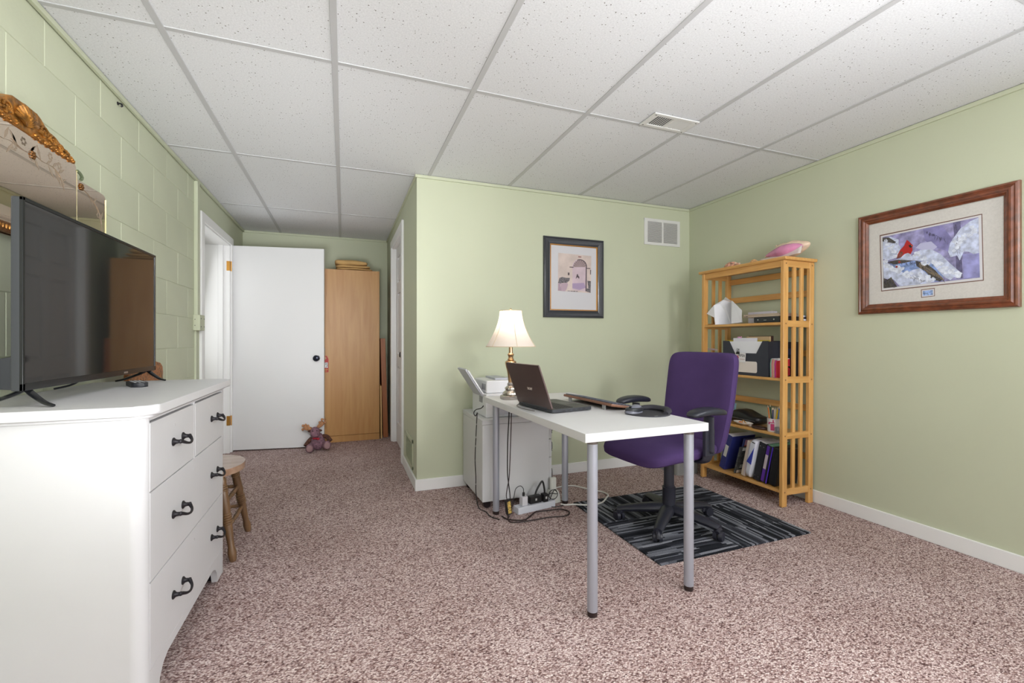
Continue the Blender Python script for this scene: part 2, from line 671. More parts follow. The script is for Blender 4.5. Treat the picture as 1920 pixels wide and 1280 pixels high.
win = struct('added_window_1', wf, TRIMW, 'added white framed wide window', 'window')  # window added out of view to go with the rear fill
for a, b in ((-.56, .39), (.43, 1.38), (1.42, 2.36)):
    MB().box(a, b, YR - .04, YR - .034, .65, 2.06).build('pane', GLASS, win)

wf = MB()
for a in (-.42, .19, .78):
    wf.box(XR - .012, XR + .001, a, a + .04, .98, 2.02, .003)
wf.box(XR - .012, XR + .001, -.42, .82, .98, 1.02, .003)
wf.box(XR - .012, XR + .001, -.42, .82, 1.98, 2.02, .003)
win2 = struct('added_window_2', wf, TRIMW, 'added white framed two pane window in the wall of the snow scene picture', 'window')  # window added out of view to hold the side fill
for a, b in ((-.38, .19), (.23, .78)):
    MB().box(XR - .006, XR - .001, a, b, 1.02, 1.98).build('pane', GLASS, win2)

# wall angle strips under the ceiling (painted green) with the dark gap below on the block wall
def strip(n, x0, x1, y0, y1, label):
    struct(n, MB().box(x0, x1, y0, y1, ZC - .020, ZC + .001, .001, 1), PAINT, label, 'trim')
strip('trim_1', XL + .0035, XL + .018, YR, YB, 'thin green ceiling edge strip along the block wall')
strip('trim_2', XL, XA, YB - .012, YB + .001, 'thin green ceiling edge strip at the passage end')
strip('trim_3', XA - .012, XA + .001, YF - .012, YB - .013, 'thin green ceiling edge strip above the panelled door')
strip('trim_4', XA + .0012, XR, YF - .012, YF + .001, 'thin green ceiling edge strip above the desk wall')
strip('trim_5', XR - .012, XR + .001, YR, YF - .0125, 'thin green ceiling edge strip above the snow scene picture')

def bb(n, x0, x1, y0, y1, label):
    struct(n, MB().box(x0, x1, y0, y1, 0, .081, .004, 2), TRIMW, label, 'baseboard')
bb('baseboard_front', XA - .013, XR, YF - .013, YF + .001, 'white baseboard along the wall behind the desk')
bb('baseboard_right', XR - .013, XR + .001, YR, YF - .0135, 'white baseboard below the snow scene picture')
bb('baseboard_passage', XA - .013, XA + .001, YF + .0012, 3.948, 'short white baseboard beside the panelled door')
bb('baseboard_back', -1.0, XA, YB - .013, YB + .001, 'white baseboard behind the wardrobe')
bb('baseboard_left', XL - .001, XL + .013, YR, 3.80, 'white baseboard along the block wall')

# doorway in the left wall with the open leaf
T = MB()
T.box(XL - .002, XL + .018, 3.955, 4.032, 0, 2.045, .005)
T.box(XL - .002, XL + .018, 4.928, 4.992, 0, 2.045, .005)
T.box(XL - .002, XL + .0175, 4.0, 4.95, 1.975, 2.045, .005)
T.box(XL - .30, XL + .002, 4.905, 4.932, 0, 1.987)
T.box(XL - .30, XL + .002, 4.028, 4.05, 0, 1.987)
T.box(XL - .30, XL + .002, 4.04, 4.92, 1.965, 1.988)
T.box(XL - .09, XL - .05, 4.885, 4.907, 0, 1.975, .003)
T.box(XL - .09, XL - .05, 4.048, 4.066, 0, 1.975, .003)
struct('trim_6', T, TRIMW, 'white moulded casing and jamb of the doorway by the dresser', 'door frame')
dang = math.atan2(4.853 - 4.981, -.19 + 1.014)
hx, hy = -1.004, 4.962
dl = MB().box(0.004, .832, 0, .036, 0, 1.968, .003, 2).build('door_1', DOORW)
dl.location = (hx, hy, .012)
dl.rotation_euler = (0, 0, dang)
tag(dl, 'flush white door standing open against the wardrobe', 'door', kind='structure')
KN = M('dark_knob', (34, 38, 52), 0.25, metal=0.6)
kx, kz = .768, .88
kb = MB().lathe([(.0001, 0), (.028, 0), (.028, .006), (.012, .010), (.011, .03), (.026, .036), (.031, .048), (.028, .058), (.018, .064), (.0001, .064)], 24).build('door_knob', KN, dl)
kb.location = (kx, 0.001, kz)
kb.rotation_euler = (PI / 2, 0, 0)
inv = (Matrix.Translation((hx, hy, .012)) @ Matrix.Rotation(dang, 4, 'Z')).inverted()
for z in (.308, 1.774):
    h = MB().box(-1.034, -1.006, 4.9022, 4.906, z - .045, z + .045, .0006, 1, mat=inv)
    h.cyl((-1.001, 4.925, z - .046), (-1.001, 4.925, z + .046), .006, n=10, mat=inv)
    for dz in (-.03, 0, .03):
        h.cyl((-1.022, 4.9025, z + dz), (-1.022, 4.9012, z + dz), .0035, n=8, mat=inv)
    h.build('hinge', BRASS, dl)

# doorway in the passage wall with a closed panelled door
T = MB()
T.box(XA - .018, XA + .002, 3.948, 4.022, 0, 2.115, .005)
T.box(XA - .018, XA + .002, 4.868, 4.942, 0, 2.115, .005)
T.box(XA - .0175, XA + .002, 3.99, 4.90, 2.04, 2.115, .005)
T.box(XA - .001, XA + .11, 4.018, 4.035, 0, 2.046)
T.box(XA - .001, XA + .11, 4.855, 4.872, 0, 2.046)
T.box(XA - .001, XA + .11, 4.03, 4.86, 2.03, 2.046)
struct('trim_7', T, TRIMW, 'white casing around the six panel door of the passage', 'door frame')
D2 = MB()
y0, y1 = 4.036, 4.854
D2.box(XA + .05, XA + .07, y0, y1, .008, 2.029)
st = .11
cols = [(y0 + st, (y0 + y1) / 2 - .05), ((y0 + y1) / 2 + .05, y1 - st)]
rows = [(.22, .80), (.93, 1.55), (1.66, 1.92)]
D2.box(XA + .035, XA + .052, y0, y0 + st, .008, 2.029, .003)
D2.box(XA + .035, XA + .052, y1 - st, y1, .008, 2.029, .003)
D2.box(XA + .035, XA + .052, cols[0][1], cols[1][0], .008, 2.029, .003)
for z0, z1 in ((.008, .22), (.80, .93), (1.55, 1.66), (1.92, 2.029)):
    for a, b in cols:
        D2.box(XA + .035, XA + .052, a, b, z0, z1, .002)
d2 = struct('door_2', D2, DOORW, 'closed white six panel door in the passage wall', 'door')
for a, b in cols:
    for z0, z1 in rows:
        MB().box(XA + .039, XA + .055, a + .018, b - .018, z0 + .018, z1 - .018, .010, 2).build('panel', DOORW, d2)
MB().lathe([(.0001, 0), (.027, 0), (.027, .006), (.011, .01), (.011, .026), (.026, .034), (.028, .046), (.018, .056), (.0001, .056)], 20).build('door_knob', KN, d2, loc=(XA + .036, 4.10, .94), rot=(0, -PI / 2, 0))

# ------------------------------------------------------------------ fittings on the shell
for ci, lab in ((1, 'added flat lit ceiling panel above the space in front of the dresser'), (3, 'added flat lit ceiling panel between the two other panels'), (5, 'flat lit ceiling panel by the wall of the snow scene picture')):  # first two panels are added to light the room from above
    cl = thing('ceiling_light', lab, 'light', (xs[ci] + TW / 2, ys[2] + TL / 2, ZC), group='lit panels in the ceiling grid')
    MB().box(-.292, .292, -.597, .597, .006, .02).build('diffuser', M('diffuser', (240, 240, 240), .5, emit=((255, 252, 248), 0.6)), cl)
    fr = MB()
    for a, b, c, d in ((-.30, -.288, -.605, .605), (.288, .30, -.605, .605), (-.29, .29, -.605, -.593), (-.29, .29, .593, .605)):
        fr.box(a, b, c, d, .001, .018, .001, 1)
    fr.build('frame', TBAR, cl)

REG = M('register_white', (222, 222, 220), .4)
rg = thing('ceiling_register', 'white louvred metal air register in the ceiling', 'vent', (1.65, 1.962, ZC))
f = MB()
f.box(-.145, .145, -.068, -.045, -.006, 0.001, .002)
f.box(-.145, .145, .045, .068, -.006, 0.001, .002)
f.box(-.145, -.115, -.046, .046, -.006, 0.001, .002)
f.box(.115, .145, -.046, .046, -.006, 0.001, .002)
f.box(-.008, .008, -.046, .046, -.005, 0.001, .001)
f.build('frame', REG, rg)
sl = MB()
for k in range(17):
    x = -.108 + k * .0135
    if abs(x) < .009: continue
    sl.box(-.0045, .0045, -.046, .046, -.0008, .0008, mat=Matrix.Translation((x, 0, -.002)) @ Matrix.Rotation(math.radians(32 if x > 0 else -22), 4, 'Y'))
tag(sl.build('slats', REG, rg), kind='stuff')
MB().box(-.117, .117, -.047, .047, .0012, .003).build('duct', M('duct_grey', (110, 110, 110), .7), rg)
sc_ = MB()
for a, b in ((-.13, -.055), (-.13, .055), (.13, -.055), (.13, .055)):
    sc_.cyl((a, b, -.0075), (a, b, -.005), .004, n=8)
tag(sc_.build('screws', M('screw_grey', (120, 120, 120), .4, metal=.6), rg), kind='stuff')

vt = thing('wall_vent', 'white louvred return air grille high beside the room corner', 'vent', (2.6225, YF, 2.015))
f = MB()
W, H = .1915, .1145
f.box(-W, W, -.008, .001, H - .026, H, .003)
f.box(-W, W, -.008, .001, -H, -H + .026, .003)
f.box(-W, -W + .036, -.0078, .001, -H, H, .003)
f.box(W - .03, W, -.0078, .001, -H, H, .003)
f.box(-.006, .012, -.0075, .001, -H, H, .002)
f.build('frame', REG, vt)
sl = MB()
for k in range(22):
    z = -H + .031 + k * .0080
    for a, b in ((-W + .034, -.004), (.010, W - .028)):
        sl.box(a, b, -.004, .004, -.0017, .0017, mat=Matrix.Translation((0, -.0055, z)) @ Matrix.Rotation(math.radians(-12), 4, 'X'))
tag(sl.build('slats', REG, vt), kind='stuff')
MB().box(-W + .03, W - .026, -.0010, .0005, -H + .02, H - .02).build('duct', DARKGAP, vt)

lg = thing('floor_level_vent', 'green painted low grille beside the passage door', 'vent', (XA, 3.576, .213))
f = MB()
f.box(-.008, .001, -.195, .195, .085, .112, .002)
f.box(-.008, .001, -.195, .195, -.112, -.085, .002)
f.box(-.008, .001, -.195, -.168, -.112, .112, .002)
f.box(-.008, .001, .168, .195, -.112, .112, .002)
f.build('frame', PAINT, lg)
sl = MB()
for k in range(14):
    sl.box(-.006, .004, -.17, .17, -.0008, .0008, mat=Matrix.Translation((-.003, 0, -.08 + k * .0123)) @ Matrix.Rotation(math.radians(40), 4, 'Y'))
tag(sl.build('slats', PAINT, lg), kind='stuff')

cd = thing('wall_conduit', 'vertical green surface conduit with a junction box by the doorway', 'conduit', (XL, 3.87, 0))
MB().box(-.003, .022, -.035, .022, 1.25, ZC - .021, .004).build('conduit', PAINT, cd)
MB().box(-.003, .012, -.030, .015, .081, 1.145, .004).build('lower_conduit', PAINT, cd)
jb = MB().box(-.003, .042, -.055, .06, 1.142, 1.256, .005).build('junction_box', PAINT, cd)
s_ = MB()
for dy in (-.035, .04):
    for z in (1.17, 1.228):
        s_.cyl((.042, dy, z), (.0435, dy, z), .004, n=8)
    for z in (1.178, 1.222):
        s_.cyl((.01, -.0545, z), (.01, -.056, z), .003, n=8)
tag(s_.build('screws', DARKGAP, jb), kind='stuff')
sw = thing('light_switch', 'white switch plate between the junction box and the door casing', 'switch', (XL, 3.945, 1.2))
MB().box(-.001, .008, -.012, .009, -.058, .058, .003).build('plate', M('switch_white', (232, 232, 236), .35), sw)
MB().box(.006, .016, -.005, .003, -.01, .012, .001).build('toggle', M('switch_white', (232, 232, 236), .35), sw)
hk = thing('wall_hook', 'tiny dark hook under the ceiling strip of the block wall', 'hook', (XL, 2.665, 2.205))
MB().tube([(-.003, 0, 0), (.012, 0, .0), (.018, 0, -.008), (.012, 0, -.014)], .004, 8, 4).build('hook_body', IRON, hk)
MB().cyl((-.002, 0, 0), (.002, 0, 0), .008, n=12).build('hook_plate', IRON, hk)

# ------------------------------------------------------------------ dresser
DX0, DX1, DY0, DY1, DT = -.985, -.517, 1.520, 2.400, .893
dr = thing('dresser', 'white painted wooden dresser with black iron pulls under the television', 'dresser', (-.75, 1.96, 0))
OX, OY = .75, -1.96
b = MB()
# near and far ends with rounded front posts
b.prism([(DX0 + OX, DY0 + OY), ] + arc(DX1 + OX - .035, DY0 + OY + .035, .035, -90, 0, 8) + [(DX1 + OX, DY0 + OY + .036), (DX0 + OX, DY0 + OY + .036)], .012, .865, 'z')
b.prism([(DX0 + OX, DY1 + OY - .036), (DX1 + OX, DY1 + OY - .036)] + arc(DX1 + OX - .02, DY1 + OY - .02, .02, 0, 90, 6) + [(DX0 + OX, DY1 + OY)], .012, .865, 'z')
b.box(DX0 + OX, DX0 + OX + .015, DY0 + OY + .03, DY1 + OY - .03, .1, .865)
b.box(DX1 + OX - .022, DX1 + OX, DY0 + OY + .03, DY1 + OY - .03, .8435, .865, .001, 1)
b.box(DX1 + OX - .022, DX1 + OX + .001, 1.957 + OY, 1.971 + OY, .636, .846, .002, 1)
b.build('body', WHITE, dr, ang=50)
MB().box(DX1 + OX - .05, DX1 + OX - .04, DY0 + OY + .03, DY1 + OY - .03, .12, .863).build('carcass', DARKGAP, dr)
# apron with bracket feet
ap = []
ya, yb = DY0 + OY + .03, DY1 + OY - .03
ap = [(ya, .012), (ya + .07, .012), (ya + .085, .06), (ya + .11, .085), (ya + .15, .098), (yb - .15, .098), (yb - .115, .085), (yb - .09, .06), (yb - .075, .012), (yb, .012), (yb, .1285), (ya, .1285)]
MB().prism(ap, DX1 + OX - .024, DX1 + OX - .0005, 'x', .0015, 1).build('apron', WHITE, dr)
for yy in (DY0 + OY + .045, DY1 + OY - .045):
    for xx in (DX0 + OX + .03, DX1 + OX - .04):
        MB().box(xx - .02, xx + .02, yy - .02, yy + .02, 0, .03, .003, 1).build('foot', M('dark_foot', (45, 40, 46), .6), dr)
tp = rrect(DX0 + OX - .003, DX1 + OX + .03, DY0 + OY - .022, DY1 + OY + .035, .05, 6)
t_ = MB().prism(tp, .864, .893, 'z', .012, 4)
t_.prism(rrect(DX0 + OX, DX1 + OX + .012, DY0 + OY - .008, DY1 + OY + .016, .045, 6), .855, .866, 'z', .003, 2)
t_.build('top', WHITE, dr, ang=60)
def pull(parent, y, z):
    p = MB()
    for s in (-1, 1):
        p.lathe([(.0001, 0), (.0165, 0), (.0165, .004), (.011, .009), (.0085, .013), (.0075, .024), (.009, .028), (.0075, .034), (.0001, .035)], 18, mat=Matrix.Translation((0, s * .046, 0)) @ Matrix.Rotation(PI / 2, 4, 'Y') @ Matrix.Diagonal((.82, .82, .72, 1)))
    p.tube([(.020, -.046, 0), (.024, -.040, -.002), (.033, -.024, -.010), (.036, 0, -.014), (.033, .024, -.010), (.024, .040, -.002), (.020, .046, 0)], .0048, 10, 5, rr=[.0055, .0058, .0042, .0038, .0042, .0058, .0055])
    return p.build('handle', IRON, parent, loc=(DX1 + OX + .0015, y + OY, z))
def drawer(y0, y1, z0, z1, ys_, zp):
    d = MB().box(DX1 + OX - .03, DX1 + OX + .0015, y0 + OY, y1 + OY, z0, z1, .0022, 2).build('drawer', WHITE, dr)
    for y in ys_:
        pull(d, y, zp)
    k = MB().cyl((DX1 + OX + .001, (y0 + y1) / 2 + OY, z1 - .04), (DX1 + OX + .0022, (y0 + y1) / 2 + OY, z1 - .04), .0045, n=10)
    k.build('keyhole', M('keyhole_grey', (196, 196, 196), .5), d)
drawer(1.556, 1.954, .6405, .8375, (1.785,), .745)
drawer(1.974, 2.362, .6405, .8375, (2.232,), .745)
drawer(1.5575, 2.362, .3815, .6375, (1.785, 2.232), .510)
drawer(1.5575, 2.362, .1315, .3785, (1.785, 2.232), .250)

# ------------------------------------------------------------------ television
tvx = -.80
tv = thing('television', 'black flat screen television on the white dresser', 'television', (tvx, 2.017, DT))
SCR = M('tv_screen', (30, 31, 33), .045, spec=0.9, ior=1.75)
BEZ = M('tv_bezel', (52, 54, 58), .22)
z0, z1, yh = .045, .563, .449
MB().box(-.022, -.0005, -yh, yh, z0, z1, .004, 2).build('cabinet', BEZ, tv)
bz = MB()
bz.box(-.004, .004, -yh, -yh + .010, z0, z1, .0015)
bz.box(-.004, .004, yh - .010, yh, z0, z1, .0015)
bz.box(-.004, .004, -yh, yh, z1 - .010, z1, .0015)
bz.box(-.004, .004, -yh, yh, z0, z0 + .020, .0015)
bz.build('bezel', BLACKG, tv)
MB().box(-.003, .0012, -yh + .009, yh - .009, z0 + .019, z1 - .009).build('screen', SCR, tv)
MB().prism([(-.021, z0 + .002), (-.064, z0 + .006), (-.066, z0 + .072), (-.050, z0 + .088), (-.021, z0 + .092)], -yh + .012, yh - .012, 'y', .004, 2).build('rear_housing', BLACKP, tv)
MB().box(.0038, .0046, .135, .168, z0 + .006, z0 + .0125, .0005, 1).build('badge', CHROME, tv)
for s, y in ((-1, -yh + .045), (1, yh - .045)):
    f = MB()
    yo = s * .0
    f.tube([(-.012, y, z0 + .004), (.004, y - .008, .034), (.040, y - .030, .012), (.066, y - .045, .0045)], .006, 8, 4, rr=[.010, .010, .008, .006], flat=.6)
    f.tube([(-.012, y, z0 + .004), (-.035, y - .006, .034), (-.085, y - .02, .012), (-.115, y - .03, .0045)], .006, 8, 4, rr=[.010, .010, .008, .006], flat=.6)
    f.build('foot', BLACKG, tv)
MB().tube([(-.06, .05, z0 + .06), (-.09, .055, z0), (-.12, .06, .02), (-.17, .06, .006)], .004, 6).build('cable', BLACKP, tv)

rm = thing('remote_control', 'dark handheld remote control lying by the television foot', 'remote', (-.760, 2.165, DT), (0, 0, math.radians(28)))
MB().prism(rrect(-.026, .026, -.075, .075, .022), 0, .017, 'z', .004, 2).build('case', BLACKP, rm)
k = MB()
for i in range(3):
    for j in range(6):
        k.box(-.016 + i * .013, -.008 + i * .013, -.05 + j * .019, -.042 + j * .019, .0165, .019, .001, 1)
k.build('buttons', M('button_grey', (150, 150, 150), .5), rm)

# ------------------------------------------------------------------ three part mirror on the block wall
GOLD = M('gold_leaf', (150, 102, 44), .38, metal=.55, var=(40, .35), bump=(90, .6, .003))
PEACH = bpy.data.materials.new('peach_mirror')
PEACH.use_nodes = True
pb = PEACH.node_tree.nodes['Principled BSDF']
pb.inputs['Base Color'].default_value = lin((250, 232, 212))
pb.inputs['Metallic'].default_value = 1.0
pb.inputs['Roughness'].default_value = 0.015
ETCH = M('etched_glass', (150, 134, 116), .6)
BEVEL = M('mirror_bevel', (222, 214, 170), .15, metal=.5)
mr = thing('dresser_mirror', 'peach tinted three part wall mirror with gilt carved crest', 'mirror', (XL + .001, 1.95, 1.41))
def cut(y0, y1, z0, z1, r):
    return [(y0, z0), (y1, z0)] + arc(y1 - r, z1 - r, r, 0, 90, 5) + arc(y0 + r, z1 - r, r, 90, 180, 5)
bd = MB().prism(cut(-.316, .316, .0, .362, .028), 0, .018, 'x', .001, 1)
for s in (-1, 1):
    bd.prism(cut(min(s * .325, s * .566), max(s * .325, s * .566), .02, .308, .02), 0, .010, 'x', .001, 1)
bd.build('backing', M('backing_brown', (110, 74, 40), .6), mr)
mg = MB().prism(cut(-.314, .314, .028, .360, .027), .018, .0205, 'x', .0012, 1)
for s in (-1, 1):
    mg.prism(cut(min(s * .327, s * .564), max(s * .327, s * .564), .03, .306, .019), .010, .0125, 'x', .001, 1)
for k_, (a, b_) in enumerate(((-.314, .314), (.327, .564), (-.564, -.327))):
    pass
mg.build('glass', PEACH, mr, smooth=False)
for y, z0, z1, x in ((.3155, .03, .335, .014), (-.3155, .03, .335, .014), (.565, .03, .29, .008), (-.565, .03, .29, .008)):
    MB().box(x, x + .0072, y - .0015, y + .0015, z0, z1, .0005, 1).build('glass_edge', BEVEL, mr)
MB().box(.0, .03, -.318, .318, 0, .034, .006, 2).build('bottom_moulding', M('brown_gilt', (120, 76, 38), .45, metal=.3, bump=(120, .8, .004)), mr)
be = MB()
for k in range(42):
    be.ell((.03, -.31 + k * .0151, .017), (.005, .005, .008), 8, 6)
tag(be.build('beading', GOLD, mr), kind='stuff')
# crest
pr = [(-.29, .352), (.29, .352), (.30, .357), (.262, .366), (.22, .384), (.19, .392), (.165, .402), (.145, .408), (.125, .402), (.105, .415), (.085, .432), (.06, .442), (.03, .436), (.0, .445),
      (-.03, .436), (-.06, .442), (-.085, .432), (-.105, .415), (-.125, .402), (-.145, .408), (-.165, .402), (-.19, .392), (-.22, .384), (-.262, .366), (-.30, .357)]
cr = MB().prism(pr, .002, .026, 'x', .004, 2).build('crest', GOLD, mr)
c2 = MB()
for k in range(9):                       # shell fan
    a = math.radians(20 + 140 * k / 8)
    c2.tube([(.027, 0, .372), (.034, .03 * math.cos(a), .372 + .03 * math.sin(a)), (.028, .062 * math.cos(a), .372 + .062 * math.sin(a))], .006, 6, 3, rr=[.004, .007, .006])
for s in (-1, 1):                        # scrolls and beads
    for cy_, cz_, r_ in ((.09, .39, .022), (.14, .382, .018), (.19, .374, .013), (.235, .367, .009)):
        pts = [(.029, s * (cy_ + r_ * (1 - t / 14) * math.cos(t * .75)), cz_ + r_ * (1 - t / 14) * math.sin(t * .75)) for t in range(13)]
        c2.tube(pts, .004, 6, 2)
    for k in range(26):
        y = .045 + k * .0092
        c2.ell((.028, s * y, .361 + .004 * math.sin(k * 1.7)), (.006, .0055, .0055), 7, 5)
    for k in range(14):
        y = .07 + k * .013
        c2.ell((.027, s * y, .372 + .025 * (1 - y / .29) * (0.6 + .4 * math.sin(k * 2.3))), (.006, .007, .006), 7, 5)
tag(c2.build('crest_carving', GOLD, cr), kind='stuff')
for q in (-1, 1):
    MB().tube([(.02, q * .318, .335), (.022, q * .335, .330), (.021, q * .352, .318), (.020, q * .345, .308)], .006, 6, 4).build('wing_clip', M('aged_green', (120, 132, 104), .5, metal=.4), mr)
et = MB()
def vine(pts, r=.0018):
    et.tube([(x_, y, z) for (x_, y, z) in pts], r, 5, 4, flat=.3)
def leaf(y, z, a, l, x_=.0208):
    u = Vector((0, math.cos(a), math.sin(a))); n_ = Vector((0, -math.sin(a), math.cos(a)))
    p = Vector((x_, y, z))
    et.sheet([p, p + u * l * .5 + n_ * l * .14, p + u * l, p + u * l * .5 - n_ * l * .10], .0003, (1, 0, 0))
def flower(y, z, r, x_=.0208):
    for k in range(6):
        a = k * PI / 3
        et.ell((x_, y + r * math.cos(a), z + r * math.sin(a)), (.0005, r * .48, r * .48), 8, 4)
for s in (-1, 1):
    vine([(.021, s * -.06, .305), (.021, s * .0, .290), (.021, s * .06, .296), (.021, s * .10, .290), (.021, s * .16, .292), (.021, s * .20, .275), (.021, s * .23, .25)])
    for y, z, a, l in ((-.03, .298, 2.4, .05), (.03, .292, .9, .045), (.05, .292, -.9, .05), (.09, .292, 2.0, .05), (.12, .290, .6, .04), (.13, .29, -.8, .05), (.155, .29, .7, .045), (.17, .288, -.9, .06), (.19, .28, .6, .05), (.205, .27, -1.0, .05), (.22, .262, .5, .03)):
        leaf(s * y, z, a if s > 0 else PI - a, l)
    for y, z in ((.0, .32), (-.045, .285), (.145, .325), (.20, .31)):
        flower(s * y, z, .010)
    vine([(.013, s * .36, .285), (.013, s * .43, .265), (.013, s * .50, .225), (.013, s * .53, .17)])
    for y, z, a, l in ((.43, .265, -.9, .04), (.46, .25, .7, .04), (.51, .21, -1.2, .05), (.52, .19, 1.1, .05), (.525, .17, -1.4, .05)):
        leaf(s * y, z, a if s > 0 else PI - a, l, .0128)
    flower(s * .50, .205, .010, .0128)
et.build('etched_flowers', ETCH, mr)
for y, z, x_ in ((.045, .292, .021), (.365, .285, .013), (-.365, .285, .013)):
    g = MB()
    for k in range(6):
        a = k * PI / 3
        g.ell((x_ + .001, y + .009 * math.cos(a), z + .009 * math.sin(a)), (.005, .006, .006), 8, 6)
    g.ell((x_ + .003, y, z), (.005, .005, .005), 8, 6)
    g.build('rosette', M('bronze', (120, 82, 44), .35, metal=.7), mr)

# ------------------------------------------------------------------ pressed back wooden chair beyond the dresser
OAK = mat_wood('oak_brown', (92, 66, 44), (132, 100, 68), 'z', .4, 9, .3)
OAKS = mat_wood('oak_seat', (150, 116, 92), (178, 146, 124), 'x', .32, 6, .5)
PRESS = M('pressed_oak', (138, 88, 46), .5, var=(70, .35), bump=(110, .9, .004))
ch = thing('wooden_chair', 'turned leg wooden chair with pressed crest between dresser and doorway', 'chair', (-.70, 2.69, 0))
MB().prism(arc(0, 0, 1, 0, 360, 40)[:-1], .405, .437, 'z', .008, 3, mat=Matrix.Diagonal((.215, .215, 1, 1))).build('seat', OAKS, ch)
def turned(name, p0, p1, r, parent, n=16, rings=((.18, 3), (.52, 4))):
    p0, p1 = Vector(p0), Vector(p1)
    Lg = (p1 - p0).length
    prof = [(r * .62, 0), (r * .85, Lg * .03), (r * 1.0, Lg * .10), (r * .72, Lg * .17)]
    for f0, cnt in rings:
        for k in range(cnt):
            z = Lg * f0 + k * .011
            prof += [(r * .95, z), (r * 1.12, z + .003), (r * 1.12, z + .007), (r * .92, z + .010)]
        prof += [(r * 1.08, Lg * f0 + cnt * .011 + Lg * .06)]
    prof += [(r * .85, Lg * .96), (r * .8, Lg)]
    prof.sort(key=lambda q: q[1])
    q = (p1 - p0).to_track_quat('Z', 'Y').to_matrix().to_4x4()
    return MB().lathe(prof, n, mat=Matrix.Translation(p0) @ q).build(name, OAK, parent)
tops = {}
for sx, sy in ((1, -1), (1, 1), (-1, -1), (-1, 1)):
    bot = (sx * .20, sy * .184, 0)
    top = (sx * .135, sy * .125, .41)
    tops[(sx, sy)] = (Vector(bot), Vector(top))
    turned('leg', bot, top, .020, ch, rings=((.42, 5), (.80, 3)))
def onleg(k, t):
    return tops[k][0].lerp(tops[k][1], t)
for a, b_ in (((1, -1), (1, 1)), ((1, -1), (-1, -1)), ((1, 1), (-1, 1)), ((-1, -1), (-1, 1))):
    for t in (.38, .66):
        turned('stretcher', onleg(a, t), onleg(b_, t), .0105, ch, 10, rings=((.45, 3),))
for s in (-1, 1):
    turned('back_post', (-.165, s * .15, .425), (-.215, s * .185, .93), .014, ch, 12, rings=((.3, 3), (.6, 3)))
for k in range(5):
    turned('spindle', (-.178, -.10 + k * .05, .43), (-.205, -.11 + k * .055, .84), .007, ch, 8, rings=((.4, 2),))
MB().prism([(-.185, .835), (.185, .835), (.20, .86), (.208, .90), (.20, .935), (.17, .955), (.09, .966), (-.09, .966), (-.17, .955), (-.20, .935), (-.208, .90), (-.20, .86)], -.222, -.202, 'x', .005, 2).build('crest_rail', PRESS, ch)
MB().box(-.218, -.202, -.18, .18, .79, .825, .004).build('back_rail', mat_wood('honey', (176, 120, 62), (206, 156, 92), 'y', .35, 6, .3), ch)

# ------------------------------------------------------------------ passage: wardrobe, cloth, boards, plush toy
BEECH = mat_wood('beech', (176, 126, 70), (190, 144, 86), 'z', .42, 5)
wd = thing('wardrobe', 'tall beech veneer wardrobe behind the open white door', 'wardrobe', (-.217, 5.25, 0))
MB().box(-.583, .583, -.205, .225, .0, 1.815, .002, 1).build('body', BEECH, wd)
MB().box(-.583, .583, -.214, -.203, .0, .066, .001, 1).build('plinth', BEECH, wd)
for a, b_, hx_ in ((-.581, -.002, -.04), (.002, .581, .036)):
    d = MB().box(a, b_, -.222, -.204, .071, 1.813, .0015, 1).build('door', BEECH, wd)
    MB().tube([(hx_, -.221, .885), (hx_, -.243, .893), (hx_, -.248, .93), (hx_, -.248, .955), (hx_, -.243, .985), (hx_, -.221, .993)], .0045, 8, 4).build('handle', CHROME, d)
REDT = M('tag_red', (176, 36, 34), .5)
dt = thing('door_hanger', 'red printed cardboard hanger on the wardrobe handle', 'tag', (-.181, 4.998, .885))
MB().prism([(-.036, -.145), (.036, -.145), (.036, -.01), (.022, .022), (-.022, .022), (-.036, -.01)], -.002, 0, 'y').build('card', REDT, dt, smooth=False)
tg = MB().box(-.006, .03, -.0028, -.002, -.10, -.045)
tg.build('picture', M('tag_pic', (206, 200, 214), .5, var=(60, .5)), dt)
MB().box(-.03, .03, -.0028, -.002, -.122, -.112).box(-.02, .02, -.0028, -.002, -.137, -.129).build('print', M('tag_gold', (196, 140, 60), .5), dt)
MB().prism(arc(0, 0, .016, 0, 360, 20)[:-1], -.0028, -.002, 'y').build('hole', M('tag_hole', (190, 150, 110), .6), dt)

CLOTH = M('tan_cloth', (200, 162, 106), .9, var=(8, .05), bump=(400, .2, .001))
fb = thing('folded_blanket', 'loosely folded tan blanket lying on the wardrobe', 'blanket', (.095, 5.17, 1.8175))
def fold(x0, x1, z, th, bow, dy=.13):
    def fn(u, p):
        return (p.x, p.y, p.z * (1 - .28 * max(0, u.x)) + bow * (u.x ** 2) * .5 + .003 * math.sin(u.x * 5 + z * 90))
    return MB().ell(((x0 + x1) / 2, 0, z), ((x1 - x0) / 2, dy, th), 40, 14, e=.62, e2=.3, fn=fn)
fold(-.165, .20, .012, .0125, .0).build('fold', CLOTH, fb)
fold(-.172, .178, .036, .017, .004).build('fold', CLOTH, fb)
fold(-.182, .150, .078, .034, .004, .125).build('fold', CLOTH, fb)

bo = thing('brown_board', 'reddish brown plank leaning between wardrobe and passage wall', 'board', (.437, 5.10, 0), (0, math.radians(-1.7), 0))
MB().box(-.026, .026, 0, .30, 0.001, 1.09, .002, 1).build('plank', mat_wood('cherry', (150, 86, 44), (172, 106, 60), 'z', .45, 6), bo)
bo2 = thing('pale_board', 'short pale wooden plank leaning against the wardrobe side', 'board', (.388, 5.055, 0), (0, math.radians(-.8), 0))
MB().box(-.008, .008, 0, .30, 0.001, .575, .002, 1).build('plank', mat_wood('pine_pale', (204, 160, 100), (220, 182, 126), 'z', .5, 6), bo2)

